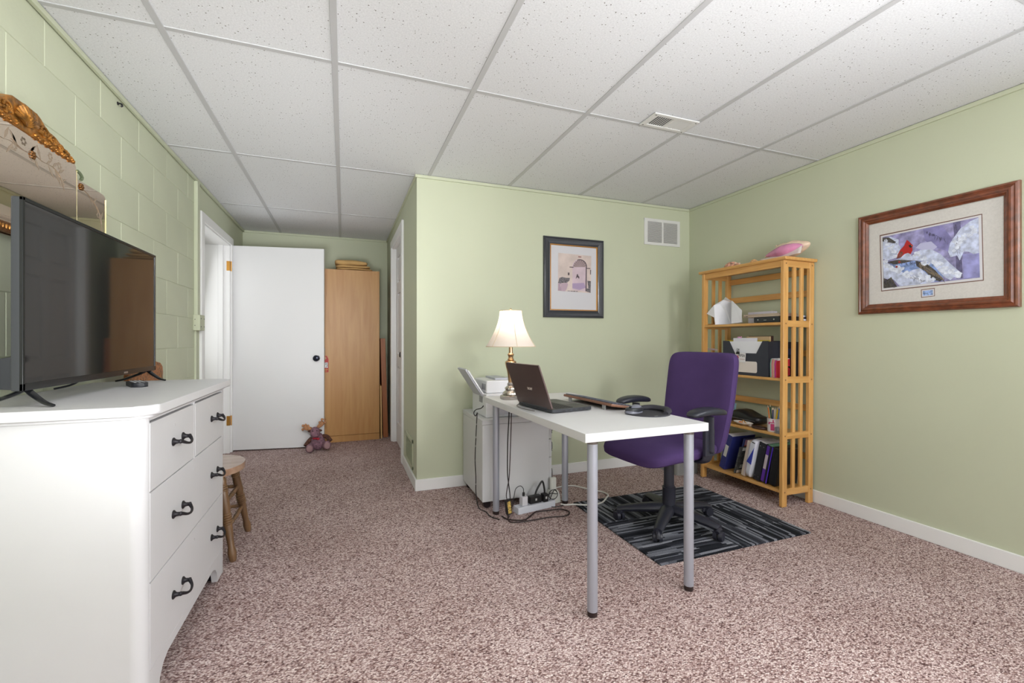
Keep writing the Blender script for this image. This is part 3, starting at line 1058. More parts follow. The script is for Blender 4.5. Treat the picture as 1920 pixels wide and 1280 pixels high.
PLUSH = M('plush_mauve', (128, 96, 108), .95, var=(60, .25), bump=(260, .9, .004))
PLUSHD = M('plush_brown', (84, 54, 44), .95, var=(60, .25), bump=(260, .8, .004))
ANT = M('plush_tan', (176, 128, 92), .95, var=(50, .15), bump=(260, .6, .003))
SOLE = M('plush_sole', (158, 126, 128), .95, bump=(260, .6, .003))
ms = thing('plush_moose', 'mauve plush moose with tan antlers sitting by the open door', 'soft toy', (-.235, 4.745, 0))
bdy = MB()
bdy.ell((0, .01, .085), (.066, .058, .085), 20, 14)
bdy.ell((-.022, -.025, .185), (.045, .05, .048), 20, 14)          # head
bdy.ell((-.020, -.062, .170), (.042, .040, .034), 20, 14)         # muzzle
bdy.ell((-.062, -.045, .042), (.030, .07, .036), 16, 10)          # legs
bdy.ell((.070, -.040, .052), (.030, .07, .036), 16, 10)
bdy.ell((-.066, -.105, .044), (.036, .022, .042), 16, 10)         # feet
bdy.ell((.088, -.095, .062), (.036, .022, .042), 16, 10)
mo = bdy.build('body', PLUSH, ms)
rmod = mo.modifiers.new('remesh', 'REMESH')
rmod.mode = 'VOXEL'
rmod.voxel_size = .006
rmod.use_smooth_shade = True
for x, z in ((-.066, .044), (.088, .062)):
    MB().ell((x, -.118, z), (.028, .012, .033), 16, 10).build('foot_sole', SOLE, ms)
MB().tube([(-.05, .0, .125), (-.085, -.01, .085), (-.105, -.03, .055)], .02, 10, 4, rr=[.018, .02, .022]).build('arm', PLUSHD, ms)
MB().tube([(.045, .0, .135), (.085, -.01, .125), (.115, -.03, .085)], .02, 10, 4, rr=[.018, .02, .024]).build('arm', PLUSHD, ms)
a = MB().tube([(-.05, -.02, .215), (-.085, -.025, .222), (-.12, -.03, .235)], .02, 10, 4, rr=[.013, .022, .020])
for dx, dz in ((-.128, .25), (-.105, .255), (-.083, .245), (-.13, .215)):
    a.ell((dx, -.028, dz), (.012, .012, .014), 10, 8)
a.build('antler', ANT, ms)
a = MB().tube([(.0, -.015, .222), (.025, -.02, .245), (.05, -.022, .275)], .02, 10, 4, rr=[.013, .021, .024])
for dx, dz in ((.065, .295), (.04, .30), (.02, .272), (.068, .27)):
    a.ell((dx, -.022, dz), (.012, .012, .013), 10, 8)
a.build('antler', ANT, ms)
for x in (-.068, .022):
    MB().ell((x, -.03, .195), (.020, .010, .012), 10, 8).build('ear', PLUSHD, ms)
MB().ell((-.022, -.062, .128), (.022, .012, .010), 10, 8).ell((.005, -.062, .122), (.016, .010, .012), 10, 8).build('bow', M('bow_red', (168, 34, 52), .7), ms)
for x in (-.040, -.004):
    MB().ell((x, -.083, .204), (.005, .004, .005), 8, 6).build('eye', BLACKG, ms)

# ------------------------------------------------------------------ carpet tile mat
MX, MY = mat_stripe('stripe_along_x', 'x'), mat_stripe('stripe_along_y', 'y')
mt = thing('chair_mat', 'dark grey striped carpet tile mat under the office chair', 'mat', (1.41, 1.735, 0))
for x0, x1, y0, y1, m_ in ((0, .507, 0, .507, MX), (.509, 1.018, 0, .507, MY), (0, .507, .509, .866, MY), (.509, 1.018, .509, .866, MX)):
    MB().box(x0, x1, y0, y1, 0.0, .009, .002, 1).build('carpet_tile', m_, mt)
MAT = .009

# ------------------------------------------------------------------ desk
dk = thing('desk', 'white desk top on four round silver legs', 'desk', (1.135, 2.072, 0), (0, 0, math.radians(1.4)))
MB().box(-.303, .303, -.598, .598, .688, .722, .0012, 1).build('top', M('desk_white', (205, 205, 206), .42), dk)
for sx in (-1, 1):
    for sy in (-1, 1):
        x, y = sx * .241, sy * .548
        g = MB().cyl((x, y, .022), (x, y, .672), .0205, n=24).build('leg', SILVER, dk)
        MB().cyl((x, y, .671), (x, y, .6885), .0215, n=24).build('mounting_plate', M('plate_grey', (112, 104, 100), .4, metal=.5), g)
        MB().lathe([(.012, 0), (.019, .003), (.0195, .012), (.0195, .023)], 20, (x, y, 0.0)).build('foot', M('foot_brown', (40, 26, 26), .5), g)
DZ = .722

# table lamp
LM = M('lamp_metal', (178, 172, 166), .22, metal=.95)
LMG = M('lamp_bronze', (190, 158, 120), .2, metal=.95)
lx, ly = .935, 2.50
lp = thing('table_lamp', 'lit table lamp with bell shade and turned metal base', 'lamp', (lx, ly, DZ))
MB().lathe([(.0001, 0), (.062, 0), (.064, .004), (.064, .020), (.056, .025), (.0001, .026)], 8, rot=PI / 8).build('base', LM, lp, ang=25)
MB().lathe([(.046, .025), (.050, .030), (.047, .040), (.036, .048), (.031, .054), (.036, .060), (.035, .068), (.024, .076), (.019, .082), (.022, .088), (.019, .094), (.0145, .100)], 28).build('stepped_foot', LM, lp)
MB().lathe([(.0145, .099), (.015, .105), (.017, .13), (.022, .165), (.030, .195), (.0345, .212), (.034, .222), (.027, .228), (.018, .231), (.021, .236), (.0165, .240), (.014, .250), (.019, .262), (.021, .266), (.016, .270), (.012, .274), (.0115, .312)], 28).build('stem', LMG, lp)
MB().tube([(0, .001, .31), (0, .0, .36)], .006, 8, 0).build('socket', BRASS, lp)
hp = MB()
for s in (-1, 1):
    hp.tube([(s * .006, 0, .335), (s * .05, 0, .38), (s * .045, 0, .47), (s * .012, 0, .515), (0, 0, .520)], .0018, 6, 4)
hp.build('harp', BRASS, lp)
SHD = mat_shade()
prof = []
for k in range(13):
    t = k / 12
    r_ = .066 + (.148 - .066) * ((1 - t) ** 1.75)
    prof.append((r_, .313 + t * .212))
sh = MB().lathe(prof, 48, close=False).build('shade', SHD, lp, ang=80)
rb = MB()
SEAM = M('shade_trim', (206, 188, 160), .8)
for k in range(6):
    a = k * PI / 3 + .42
    rb.tube([((r_ + .0012) * math.cos(a), (r_ + .0012) * math.sin(a), z) for r_, z in prof], .0016, 6, 0)
for r_, z in (prof[0], prof[-1]):
    rb.tube([(r_ * math.cos(q * PI / 18), r_ * math.sin(q * PI / 18), z) for q in range(37)], .0024, 6, 0)
rb.build('shade_trim', SEAM, sh)
MB().lathe([(.002, .518), (.010, .522), (.004, .528), (.008, .534), (.0001, .542)], 14).build('finial', LMG, lp)
MB().ell((0, 0, .425), (.026, .026, .034), 16, 10).build('bulb', M('bulb', (255, 240, 220), .5, emit=((255, 236, 210), 5.0)), lp)
pl = bpy.data.lights.new('lamp_glow', 'POINT')
pl.energy = 1.6
pl.color = (1.0, .92, .80)
pl.shadow_soft_size = .04
po = bpy.data.objects.new('lamp_glow', pl)
po.location = (0, 0, .475)
po.parent = lp
C.objects.link(po)

# laptop
LID = M('laptop_lid', (92, 76, 74), .32, metal=.55, var=(2.5, .1))
lt_ = thing('laptop', 'open dark laptop with its lid turned to the lamp', 'laptop', (.9055, 2.0825, DZ), (0, 0, math.radians(8)))
MB().prism(rrect(0, .240, -.163, .163, .010), .004, .019, 'z', .003, 2).build('base', BLACKP, lt_)
MB().prism(rrect(.012, .232, -.155, .155, .006), .0185, .0194, 'z').build('deck', M('deck_grey', (62, 60, 62), .4, metal=.3), lt_)
ks = MB()
for r_ in range(6):
    for c_ in range(15):
        ks.box(.035 + r_ * .0175, .0495 + r_ * .0175, -.142 + c_ * .019, -.1255 + c_ * .019, .0192, .0208, .0006, 1)
tag(ks.build('keys', M('key_black', (28, 28, 31), .5), lt_), kind='stuff')
MB().box(.155, .225, -.05, .05, .0192, .0197).build('touchpad', M('touchpad', (74, 72, 74), .35, metal=.3), lt_)
pt = MB()
for k in range(5):
    pt.box(.06 + k * .03, .078 + k * .03, -.1632, -.1622, .009, .014)
pt.build('ports', M('port_black', (8, 8, 9), .3), lt_)
ft = MB()
for x in (.02, .22):
    for y in (-.14, .14):
        ft.cyl((x, y, 0), (x, y, .005), .008, n=10)
ft.build('feet', BLACKP, lt_)
ld = MB().prism(rrect(-.163, .163, .0, .228, .009), -.0035, .0035, 'x', .002, 2).build('lid', LID, lt_, loc=(.004, 0, .019), rot=(0, math.radians(-20), 0))
MB().box(.0034, .0040, -.156, .156, .012, .221).build('screen', M('laptop_screen', (18, 18, 20), .12), ld)
text_part('acer', .028, M('logo_silver', (232, 220, 212), .4), ld, (-.0037, -.012, .098), (PI / 2, 0, -PI / 2), sx=1.0, name='logo')
MB().cyl((0, -.12, 0), (0, .12, 0), .007, n=12).build('hinge', BLACKP, ld)

# keyboard
kbd = thing('keyboard', 'tilted brown edged keyboard between laptop and chair', 'keyboard', (1.285, 2.112, DZ), (0, 0, math.radians(4)))
tilt = Matrix.Translation((0, 0, .020)) @ Matrix.Rotation(math.radians(9), 4, 'Y')
MB().box(-.070, .070, -.226, .226, -.007, .007, .004, 2, mat=tilt).build('case', M('kb_brown', (124, 86, 66), .4), kbd)
ks = MB()
for r_ in range(6):
    for c_ in range(22):
        ks.box(-.062 + r_ * .021, -.044 + r_ * .021, -.219 + c_ * .0199, -.202 + c_ * .0199, .0065, .0115, .001, 1, mat=tilt)
tag(ks.build('keys', M('kb_keys', (66, 70, 86), .5), kbd), kind='stuff')
for y in (-.15, .17):
    MB().box(-.062, -.054, y - .012, y + .012, 0, .024, .001, 1).build('flip_foot', M('flip_grey', (150, 150, 150), .4), kbd)
MB().box(.062, .068, -.2, .2, 0, .008, .001, 1).build('front_pad', BLACKP, kbd)

# mouse pad and mouse
PADM = M('pad_black', (44, 43, 50), .75, bump=(300, .2, .001))
mpd = thing('mouse_pad', 'dark mouse pad with raised gel wrist rest', 'mouse pad', (1.360, 1.772, DZ), (0, 0, math.radians(12)))
MB().prism([(.105 * math.cos(t * PI / 24), .104 * math.sin(t * PI / 24)) for t in range(48)], 0, .006, 'z', .002, 2).build('pad', PADM, mpd)
MB().tube([(.03, .084, .010), (.062, .070, .014), (.088, .040, .016), (.094, 0, .016), (.088, -.040, .016), (.062, -.070, .014), (.03, -.084, .010)], .02, 12, 5, rr=[.012, .018, .02, .02, .02, .018, .012], flat=.75).build('wrist_rest', PADM, mpd)
MB().box(-.06, -.035, -.095, -.092, .006, .0066).build('badge', CHROME, mpd)
ms_ = thing('mouse', 'grey and black computer mouse on the mouse pad', 'mouse', (1.298, 1.792, DZ + .006), (0, 0, math.radians(25)))
def mfn(u, p):
    return (p.x, p.y, max(0.0, p.z * (1.0 + .25 * u.x) ))
MB().ell((0, 0, 0), (.055, .031, .034), 28, 16, e=.8, e2=.75, fn=mfn).build('shell', M('mouse_grey', (108, 110, 122), .4), ms_)
MB().cyl((-.030, -.004, .026), (-.030, .004, .026), .007, n=12).build('wheel', BLACKG, ms_)
MB().ell((.004, 0, .0135), (.056, .0325, .013), 24, 8, e=.6, e2=.75).build('side_grip', BLACKP, ms_)

# filing pedestal behind the desk
PED = M('pedestal_white', (206, 206, 208), .4)
pc = thing('drawer_pedestal', 'white drawer pedestal on castors under the printer', 'cabinet', (1.06, 2.945, 0))
MB().box(-.24, .225, -.243, .243, .048, .536, .002, 1).build('body', PED, pc)
MB().box(-.242, .245, -.245, .245, .537, .566, .002, 1).build('top', PED, pc)
for z0, z1 in ((.05, .29), (.294, .41), (.414, .534)):
    d = MB().box(.226, .244, -.241, .241, z0, z1, .002, 1).build('drawer', PED, pc)
    MB().tube([(.243, -.205, (z0 + z1) / 2 + .03), (.262, -.203, (z0 + z1) / 2 + .03), (.264, -.20, (z0 + z1) / 2 - .03), (.243, -.205, (z0 + z1) / 2 - .032)], .004, 8, 3).build('handle', CHROME, d)
for sx in (-1, 1):
    for sy in (-1, 1):
        MB().cyl((sx * .2, sy * .205 - .01, .024), (sx * .2, sy * .205 + .01, .024), .024, n=18).box(sx * .2 - .012, sx * .2 + .012, sy * .205 - .012, sy * .205 + .012, .03, .049).build('castor', M('castor_dark', (36, 26, 30), .4), pc)

# printer
PRW = M('printer_white', (220, 221, 226), .38)
PRG = M('printer_grey', (186, 188, 198), .45)
pr_ = thing('printer', 'white inkjet printer with raised paper support behind the lamp', 'printer', (1.03, 2.93, .566))
MB().box(-.165, .165, -.16, .17, 0, .155, .008, 3).build('body', PRW, pr_)
MB().box(-.150, .165, -.12, .165, .155, .238, .008, 3).build('scanner', PRW, pr_)
MB().box(-.07, .02, -.06, .16, .237, .250, .004, 2).build('lid_panel', PRG, pr_)
tr = MB().box(-.006, .006, -.09, .12, 0, .215, .003, 2)
tr.build('paper_support', PRG, pr_, loc=(-.165, 0, .135), rot=(0, math.radians(-33), 0))
MB().box(-.010, .0, -.10, .13, .0, .205, .002, 1).build('paper', PRW, pr_, loc=(-.152, 0, .138), rot=(0, math.radians(-33), 0))
sl = MB()
for k in range(4):
    sl.box(-.1665, -.164, -.08 + k * .02, -.07 + k * .02, .09, .13)
    sl.box(-.1515, -.149, -.10 + k * .022, -.09 + k * .022, .175, .215)
sl.build('slots', M('slot_grey', (120, 120, 126), .5), pr_)
MB().box(-.12, .12, -.175, -.158, .02, .06, .003).build('output_tray', PRG, pr_)

# cables
BROWN = M('cable_brown', (42, 24, 24), .5)
CBLK = M('cable_black', (28, 26, 28), .5)
CWHT = M('cable_white', (222, 220, 216), .5)
def cable(name, label, mat, pts, r=.0032, sm=8):
    t = thing(name, label, 'cable', (0, 0, 0))
    MB().tube(pts, r, 8, sm).build('cord', mat, t)
    return t
cable('printer_cable', 'black cable running down the side of the pedestal to the floor', CBLK,
      [(.867, 2.83, .64), (.84, 2.80, .628), (.805, 2.80, .62), (.79, 2.795, .60), (.80, 2.79, .582), (.815, 2.80, .60), (.812, 2.80, .57), (.806, 2.80, .45), (.800, 2.80, .30), (.808, 2.81, .18), (.806, 2.80, .08), (.806, 2.74, .006), (.83, 2.66, .004), (.835, 2.58, .004), (.87, 2.52, .004)])
cable('lamp_cable', 'thin grey cord running from the lamp base behind the laptop lid', M('cable_grey', (120, 116, 114), .5),
      [(.965, 2.445, DZ + .006), (.955, 2.40, DZ + .003), (.935, 2.33, DZ + .0028), (.895, 2.27, DZ + .0028), (.862, 2.21, DZ + .0028), (.855, 2.12, DZ + .0028), (.880, 2.02, DZ + .0028)], .0024)
cable('hanging_cable', 'dark cord hanging from under the desk top to the inline adapter', CBLK,
      [(.862, 2.33, .687), (.864, 2.34, .64), (.872, 2.38, .50), (.885, 2.42, .32), (.902, 2.45, .24), (.918, 2.47, .17), (.922, 2.475, .13)])
cable('adapter_cable', 'second dark cord twisted beside the hanging desk cord', BROWN,
      [(.874, 2.322, .687), (.877, 2.338, .60), (.888, 2.385, .40), (.893, 2.415, .28), (.888, 2.43, .22), (.893, 2.462, .16), (.905, 2.470, .125)], .0026)
isw = thing('inline_adapter', 'small black and gold inline power adapter hanging from the cords', 'adapter', (.914, 2.485, .085), (0, math.radians(-8), math.radians(15)))
MB().box(-.018, .018, -.011, .011, -.045, .045, .004, 2).build('case', CBLK, isw)
MB().box(-.011, .011, -.0122, -.011, -.036, .036).build('printed_label', M('gold_label', (176, 144, 78), .5, var=(120, .5)), isw)
cable('extension_cable', 'dark brown cord looping over the carpet in front of the power strip', BROWN,
      [(.914, 2.485, .04), (.912, 2.48, .012), (.925, 2.455, .004), (.98, 2.44, .004), (1.06, 2.44, .004), (1.16, 2.445, .004), (1.24, 2.43, .004), (1.29, 2.44, .004), (1.315, 2.485, .004), (1.285, 2.535, .004), (1.20, 2.545, .004), (1.12, 2.545, .006), (1.06, 2.50, .004), (1.0, 2.46, .004), (.92, 2.50, .004), (.90, 2.56, .004)], .0042)
ps = thing('power_strip', 'white power strip on the carpet beside the pedestal', 'power strip', (1.135, 2.602, 0), (0, 0, math.radians(10)))
MB().box(-.14, .14, -.032, .032, 0, .042, .005, 2).build('case', M('strip_white', (214, 216, 226), .4), ps)
so = MB()
for k in range(5):
    so.prism(rrect(-.1 + k * .05 - .014, -.1 + k * .05 + .014, -.018, .018, .006), .0415, .0428, 'z')
so.build('sockets', M('socket_grey', (188, 190, 200), .5), ps)
a1 = thing('white_plug_adapter', 'white square plug adapter on the end of the power strip', 'adapter', (1.055, 2.592, .0425), (0, 0, math.radians(10)))
MB().box(-.02, .02, -.02, .02, 0, .055, .004, 2).build('case', M('adapter_white', (216, 214, 220), .4), a1)
MB().box(-.007, .007, -.006, .006, .054, .078, .002, 1).build('plug', CBLK, a1)
cable('phone_cable', 'thin black cord arching up from the white plug adapter', CBLK,
      [(1.055, 2.592, .118), (1.052, 2.59, .145), (1.03, 2.585, .165), (1.0, 2.585, .15), (.985, 2.58, .10), (.972, 2.57, .06), (.95, 2.545, .02), (.93, 2.52, .006)], .0022)
for lab, x, dz, w_ in (('long black transformer plug in the middle of the power strip', 1.135, .045, .042), ('small black plug beside the transformer plug', 1.205, .05, .018)):
    a2 = thing('black_plug', lab, 'plug', (x, 2.604, .0425), (0, 0, math.radians(10)))
    MB().box(-w_, w_, -.02, .02, 0, dz, .004, 2).build('case', CBLK, a2)
    MB().box(-.006, .006, -.0206, -.0198, dz * .4, dz * .7).build('marking', M('marking_white', (200, 200, 200), .5), a2)
cable('thick_black_cable', 'thick black cord bent sharply above the power strip', CBLK,
      [(1.14, 2.605, .09), (1.152, 2.606, .12), (1.185, 2.61, .165), (1.197, 2.61, .160), (1.205, 2.607, .12), (1.206, 2.605, .092)], .006)
ph = thing('cordless_phone_base', 'off white upright phone charger base beside the desk leg', 'phone', (1.298, 2.672, 0), (0, 0, math.radians(10)))
MB().prism([(-.045, 0), (.045, 0), (.038, .05), (.022, .085), (-.022, .085), (-.032, .05)], -.03, .03, 'y', .006, 2).build('base', M('phone_white', (212, 212, 206), .45), ph)
MB().box(-.022, .022, -.012, .014, .08, .165, .008, 3).build('handset', M('phone_white', (212, 212, 206), .45), ph)
cable('coiled_black_cable', 'thin black cord coiled in front of the phone base', CBLK,
      [(1.22, 2.60, .07), (1.25, 2.608, .085)] + [(1.268 + .03 * math.cos(t * .7), 2.612 - t * .0008, .075 + .03 * math.sin(t * .7)) for t in range(12)] + [(1.238, 2.605, .03), (1.25, 2.59, .005), (1.31, 2.585, .004), (1.345, 2.60, .004)], .0026)
cable('white_cable', 'white cord curving over the carpet and mat behind the desk leg', CWHT,
      [(1.345, 2.85, .006), (1.42, 2.90, .006), (1.50, 2.92, .006), (1.58, 2.90, .006), (1.64, 2.80, .006), (1.70, 2.72, .006), (1.70, 2.64, .011), (1.66, 2.59, .0155), (1.58, 2.52, .0146), (1.50, 2.505, .0146), (1.43, 2.53, .0150), (1.395, 2.565, .010), (1.345, 2.585, .006), (1.325, 2.61, .006)], .0052)

# ------------------------------------------------------------------ office chair
PUR = M('purple_fabric', (76, 57, 102), .92, spec=.2, var=(5, .05), bump=(420, .35, .001))
CHB = M('chair_black', (42, 43, 54), .42)
oc = thing('office_chair', 'purple upholstered swivel office chair with black arms', 'chair', (1.77, 2.108, MAT), (0, 0, math.radians(5)))
for k in range(5):
    a = math.radians(75 + 72 * k - 5)
    ca, sa = math.cos(a), math.sin(a)
    R = Matrix.Rotation(a, 4, 'Z')
    lg_ = MB()
    lg_.tube([(.02, 0, .088), (.08, 0, .088), (.17, 0, .080), (.25, 0, .070), (.292, 0, .062)], .03, 12, 4, rr=[.040, .040, .033, .027, .023], flat=.75, mat=R)
    l_ = lg_.build('leg', CHB, oc)
    cs = MB()
    sw_ = R @ Matrix.Translation((.29, 0, 0)) @ Matrix.Rotation(.9 + k * 1.3, 4, 'Z')
    for s in (-1, 1):
        cs.cyl((.012, s * .006, .027), (.012, s * .024, .027), .027, .0245, 20, mat=sw_)
    cs.cyl((0, 0, .03), (0, 0, .068), .0075, n=10, mat=sw_)
    cs.tube([(-.018, 0, .028), (-.010, 0, .050), (.012, 0, .056), (.034, 0, .048)], .012, 8, 4, mat=sw_)
    cs.build('castor', CHB, l_)
MB().lathe([(.045, .060), (.046, .085), (.042, .105), (.037, .112), (.0365, .205), (.038, .208), (.038, .214), (.031, .216), (.031, .222), (.029, .224), (.0285, .345), (.02, .346)], 28).build('column', CHB, oc)
MB().cyl((0, 0, .34), (0, 0, .39), .014, n=16).build('gas_cylinder', M('bronze_steel', (150, 112, 72), .3, metal=.8), oc)
MB().box(-.12, .12, -.09, .09, .385, .430, .010, 2).build('mechanism', CHB, oc)
def seatfn(u, p):
    z = p.z
    x = p.x
    z += -.018 * max(0, -u.x) ** 3 * 2.2 - .006 * (1 - u.x ** 2) * (1 if u.z > 0 else 0)
    if u.z < 0:
        z *= 1.0 + .35 * max(0, 1 - abs(u.x) ** 3)
    return (x, p.y * (1 - .06 * max(0, u.x)), z)
MB().ell((-.075, 0, .462), (.262, .25, .040), 44, 16, e=.55, e2=.42, fn=seatfn).build('seat', PUR, oc)
def backfn(u, p):
    x = p.x + .045 * u.z + .035 * (u.y ** 2) * -1 + .02 * max(0, -u.z) ** 2 * -1
    return (x, p.y * (1.0 - .08 * max(0, -u.z) + .015 * u.z), p.z)
MB().ell((.262, 0, .705), (.042, .246, .285), 20, 40, e=.22, e2=.6, fn=backfn).build('backrest', PUR, oc)
MB().tube([(.10, 0, .40), (.26, 0, .405), (.318, 0, .46), (.322, 0, .62)], .02, 10, 5, rr=[.03, .028, .028, .03], flat=.5).build('back_bracket', CHB, oc)
for s in (-1, 1):
    ar = MB().tube([(-.0, s * .15, .415), (.0, s * .235, .418), (.0, s * .272, .45), (.0, s * .276, .55), (.0, s * .280, .665)], .03, 12, 5, rr=[.030, .032, .034, .034, .032], flat=.42)
    ar.box(-.034, .034, s * .278 - .012, s * .278 + .012, .455, .60, .006, 2)
    a_ = ar.build('arm', CHB, oc)
    def padfn(u, p):
        return (p.x, p.y * (1 - .1 * u.x), p.z - .016 * (u.x ** 2))
    MB().ell((-.015, s * .283, .692), (.128, .042, .021), 28, 12, e=.7, e2=.6, fn=padfn).build('arm_pad', M('arm_pad_black', (40, 42, 52), .34), a_)

gb = thing('grey_bin', 'grey plastic storage bin on the carpet behind the bookcase', 'bin', (2.575, 2.98, 0))
gm = MB()
ol, il = rrect(-.105, .105, -.14, .14, .02), rrect(-.097, .097, -.132, .132, .018)
gm.prism(ol, 0, .012, 'z', .002, 1)
for k in range(len(ol)):
    (xa, ya_), (xb, yb_) = ol[k], ol[(k + 1) % len(ol)]
    (xc, yc), (xd, yd) = il[k], il[(k + 1) % len(ol)]
    gm.poly([(xa, ya_, .01), (xb, yb_, .01), (xb * 1.06, yb_ * 1.05, .24), (xa * 1.06, ya_ * 1.05, .24)])
    gm.poly([(xd, yd, .012), (xc, yc, .012), (xc * 1.06, yc * 1.05, .24), (xd * 1.06, yd * 1.05, .24)])
    gm.poly([(xa * 1.06, ya_ * 1.05, .24), (xb * 1.06, yb_ * 1.05, .24), (xd * 1.06, yd * 1.05, .24), (xc * 1.06, yc * 1.05, .24)])
gm.build('tub', M('bin_grey', (142, 142, 140), .55), gb)
MB().prism(rrect(-.116, .116, -.152, .152, .02), .232, .245, 'z', .003, 1).build('lid', M('bin_grey', (142, 142, 140), .55), gb)

# ------------------------------------------------------------------ pixel rays (to read sizes off the photograph onto known planes)
SY, CYAW = math.sin(YAW), math.cos(YAW)
def ray(u, v):
    a = (u - 960) / F_PX
    return SY + a * CYAW, CYAW - a * SY, -(v - CY) / F_PX
def on_x(u, v, x):
    r = ray(u, v); t = x / r[0]
    return (x, r[1] * t, HC + r[2] * t)
def on_y(u, v, y):
    r = ray(u, v); t = y / r[1]
    return (r[0] * t, y, HC + r[2] * t)

# ------------------------------------------------------------------ bookcase
PINE = mat_wood('pine', (196, 142, 74), (222, 172, 104), 'z', .38, 7, .25)
PINEY = mat_wood('pine_along', (196, 142, 74), (222, 172, 104), 'y', .38, 7, .25)
LEAN = .010
BX, BY = 2.763, 2.410
bk = thing('bookcase', 'pine bookcase with slatted ends standing in the room corner', 'bookcase', (BX, BY, 0), (0, LEAN, 0))
RAILS = (.095, .455, .815, 1.178, 1.565)
for sy in (-1, 1):
    y0, y1 = (-.35, -.326) if sy < 0 else (.326, .35)
    for a, b_ in ((-.142, -.100), (.096, .138)):
        lg_ = MB().box(a, b_, y0, y1, .002, 1.586, .002, 1).build('leg', PINE, bk)
        s_ = MB()
        for z in RAILS:
            yy = y0 - .0008 if sy < 0 else y1
            s_.cyl(((a + b_) / 2, yy, z), ((a + b_) / 2, yy + .0012, z), .0055, n=10)
        s_.build('bolts', M('bolt', (150, 112, 74), .4, metal=.4), lg_)
    for z in RAILS:
        MB().box(-.101, .097, y0 + .003, y1 - .003, z - .021, z + .021, .001, 1).build('end_rail', mat_wood('pine_x', (196, 142, 74), (222, 172, 104), 'x', .38, 7, .25), bk)
    for za, zb in zip(RAILS, RAILS[1:]):
        for x in (-.036, .032):
            MB().box(x - .013, x + .013, y0 + .005, y1 - .005, za + .020, zb - .020, .001, 1).build('slat', PINE, bk)
SH = (.104, .464, .824, 1.188)
for z in SH:
    MB().box(-.136, .105, -.327, .327, z - .018, z, .003, 2).build('shelf', PINEY, bk)
for z in (.30, .622, .985, 1.385, 1.53):
    MB().box(.118, .132, -.327, .327, z - .021, z + .021, .001, 1).build('back_rail', PINEY, bk)
MB().box(-.136, -.120, -.327, .327, 1.545, 1.587, .001, 1).build('front_rail', PINEY, bk)
MB().prism([(-.157, 1.596), (-.150, 1.5865), (.132, 1.5865), (.136, 1.592), (.136, 1.606), (-.155, 1.606)], -.372, .372, 'y', .002, 1).build('top', PINEY, bk)
def bx(x, z):
    return x + LEAN * z
TOPZ = 1.6068

# shells on top
SHC = M('shell_cream', (222, 196, 172), .35, var=(18, .12), coat=.3)
SHP = M('shell_pink', (214, 138, 178), .2, var=(12, .12), coat=.6)
cn = thing('conch_shell', 'large pink and cream conch shell on the bookcase top', 'shell', (bx(2.755, TOPZ), 2.165, TOPZ))
def conch(u, p):
    k = 1 - .62 * max(0, u.y) ** 1.3 - .25 * max(0, -u.y) ** 2
    bump = 1 + .06 * math.sin(u.y * 11) * (1 if u.z > 0 else .3)
    return (p.x * k * bump, p.y, p.z * k * bump + .018 * (-u.y))
MB().ell((.012, -.005, .064), (.068, .165, .056), 40, 28, fn=conch).build('body', SHC, cn)
def apert(u, p):
    k = 1 - .55 * max(0, u.y) ** 1.2 - .15 * max(0, -u.y) ** 2
    return (p.x * k, p.y, p.z * k + .01 * (-u.y))
MB().ell((-.032, -.02, .058), (.042, .135, .040), 32, 20, fn=apert).build('aperture', SHP, cn)
lpm = bmesh.new()
rows_ = []
for i in range(15):
    t = i / 14
    y = .145 - .30 * t
    w_ = .020 + .050 * math.sin(PI * min(1, t * 1.05)) ** .8
    row = []
    for j in range(6):
        q = j / 5
        row.append(lpm.verts.new((-.042 - .030 * q * (0.4 + t), y - .02 * q * t, .030 + .012 * math.sin(t * 9) * q * .25 - .026 * math.sin(q * 1.6) + .028 * t * t * (1 - q) + .012 * t)))
    rows_.append(row)
for a, b_ in zip(rows_, rows_[1:]):
    for j in range(5):
        lpm.faces.new((a[j], a[j + 1], b_[j + 1], b_[j]))
mb_ = MB(); mb_.bm.free(); mb_.bm = lpm
lo_ = mb_.build('lip', M('shell_white', (232, 220, 214), .25, coat=.4), cn)
sm_ = lo_.modifiers.new('thick', 'SOLIDIFY'); sm_.thickness = .005
sp = MB()
for k in range(7):
    a = k * .9
    sp.ell((.012 + .045 * math.cos(a) * .6, .09 - k * .016, .098 + .018 * math.sin(a) * .4 - .0 * k), (.010, .009, .012), 8, 6)
sp.build('knobs', SHC, cn)
s1 = thing('speckled_shell', 'small speckled sea shell at the far end of the bookcase top', 'shell', (bx(2.69, TOPZ), 2.535, TOPZ))
def spk(u, p):
    k = 1 + .14 * math.sin(u.y * 9 + u.x * 5)
    return (p.x * k, p.y * (1 - .2 * u.z), max(0, p.z * k))
MB().ell((0, 0, 0.0), (.04, .072, .044), 28, 18, fn=spk).build('shell_body', M('shell_speckled', (150, 108, 92), .45, var=(45, .75)), s1)
kk = MB()
for k in range(8):
    kk.ell((.018 * math.cos(k * 1.9), -.05 + k * .013, .026 + .006 * math.sin(k * 2.1)), (.008, .008, .010), 8, 6)
kk.build('knobs', SHC, s1)
s2 = thing('tan_shell', 'tiny tan sea shell between the two larger shells', 'shell', (bx(2.70, TOPZ), 2.352, TOPZ))
MB().ell((0, 0, 0), (.024, .034, .034), 20, 14, fn=spk).build('shell_body', M('shell_tan', (202, 150, 104), .45, var=(60, .35)), s2)
MB().lathe([(.012, 0), (.009, .006), (.006, .012), (.003, .018), (.0001, .022)], 12, mat=Matrix.Translation((0, .02, .012)) @ Matrix.Rotation(-1.2, 4, 'X')).build('spire', M('shell_tan', (202, 150, 104), .45), s2)

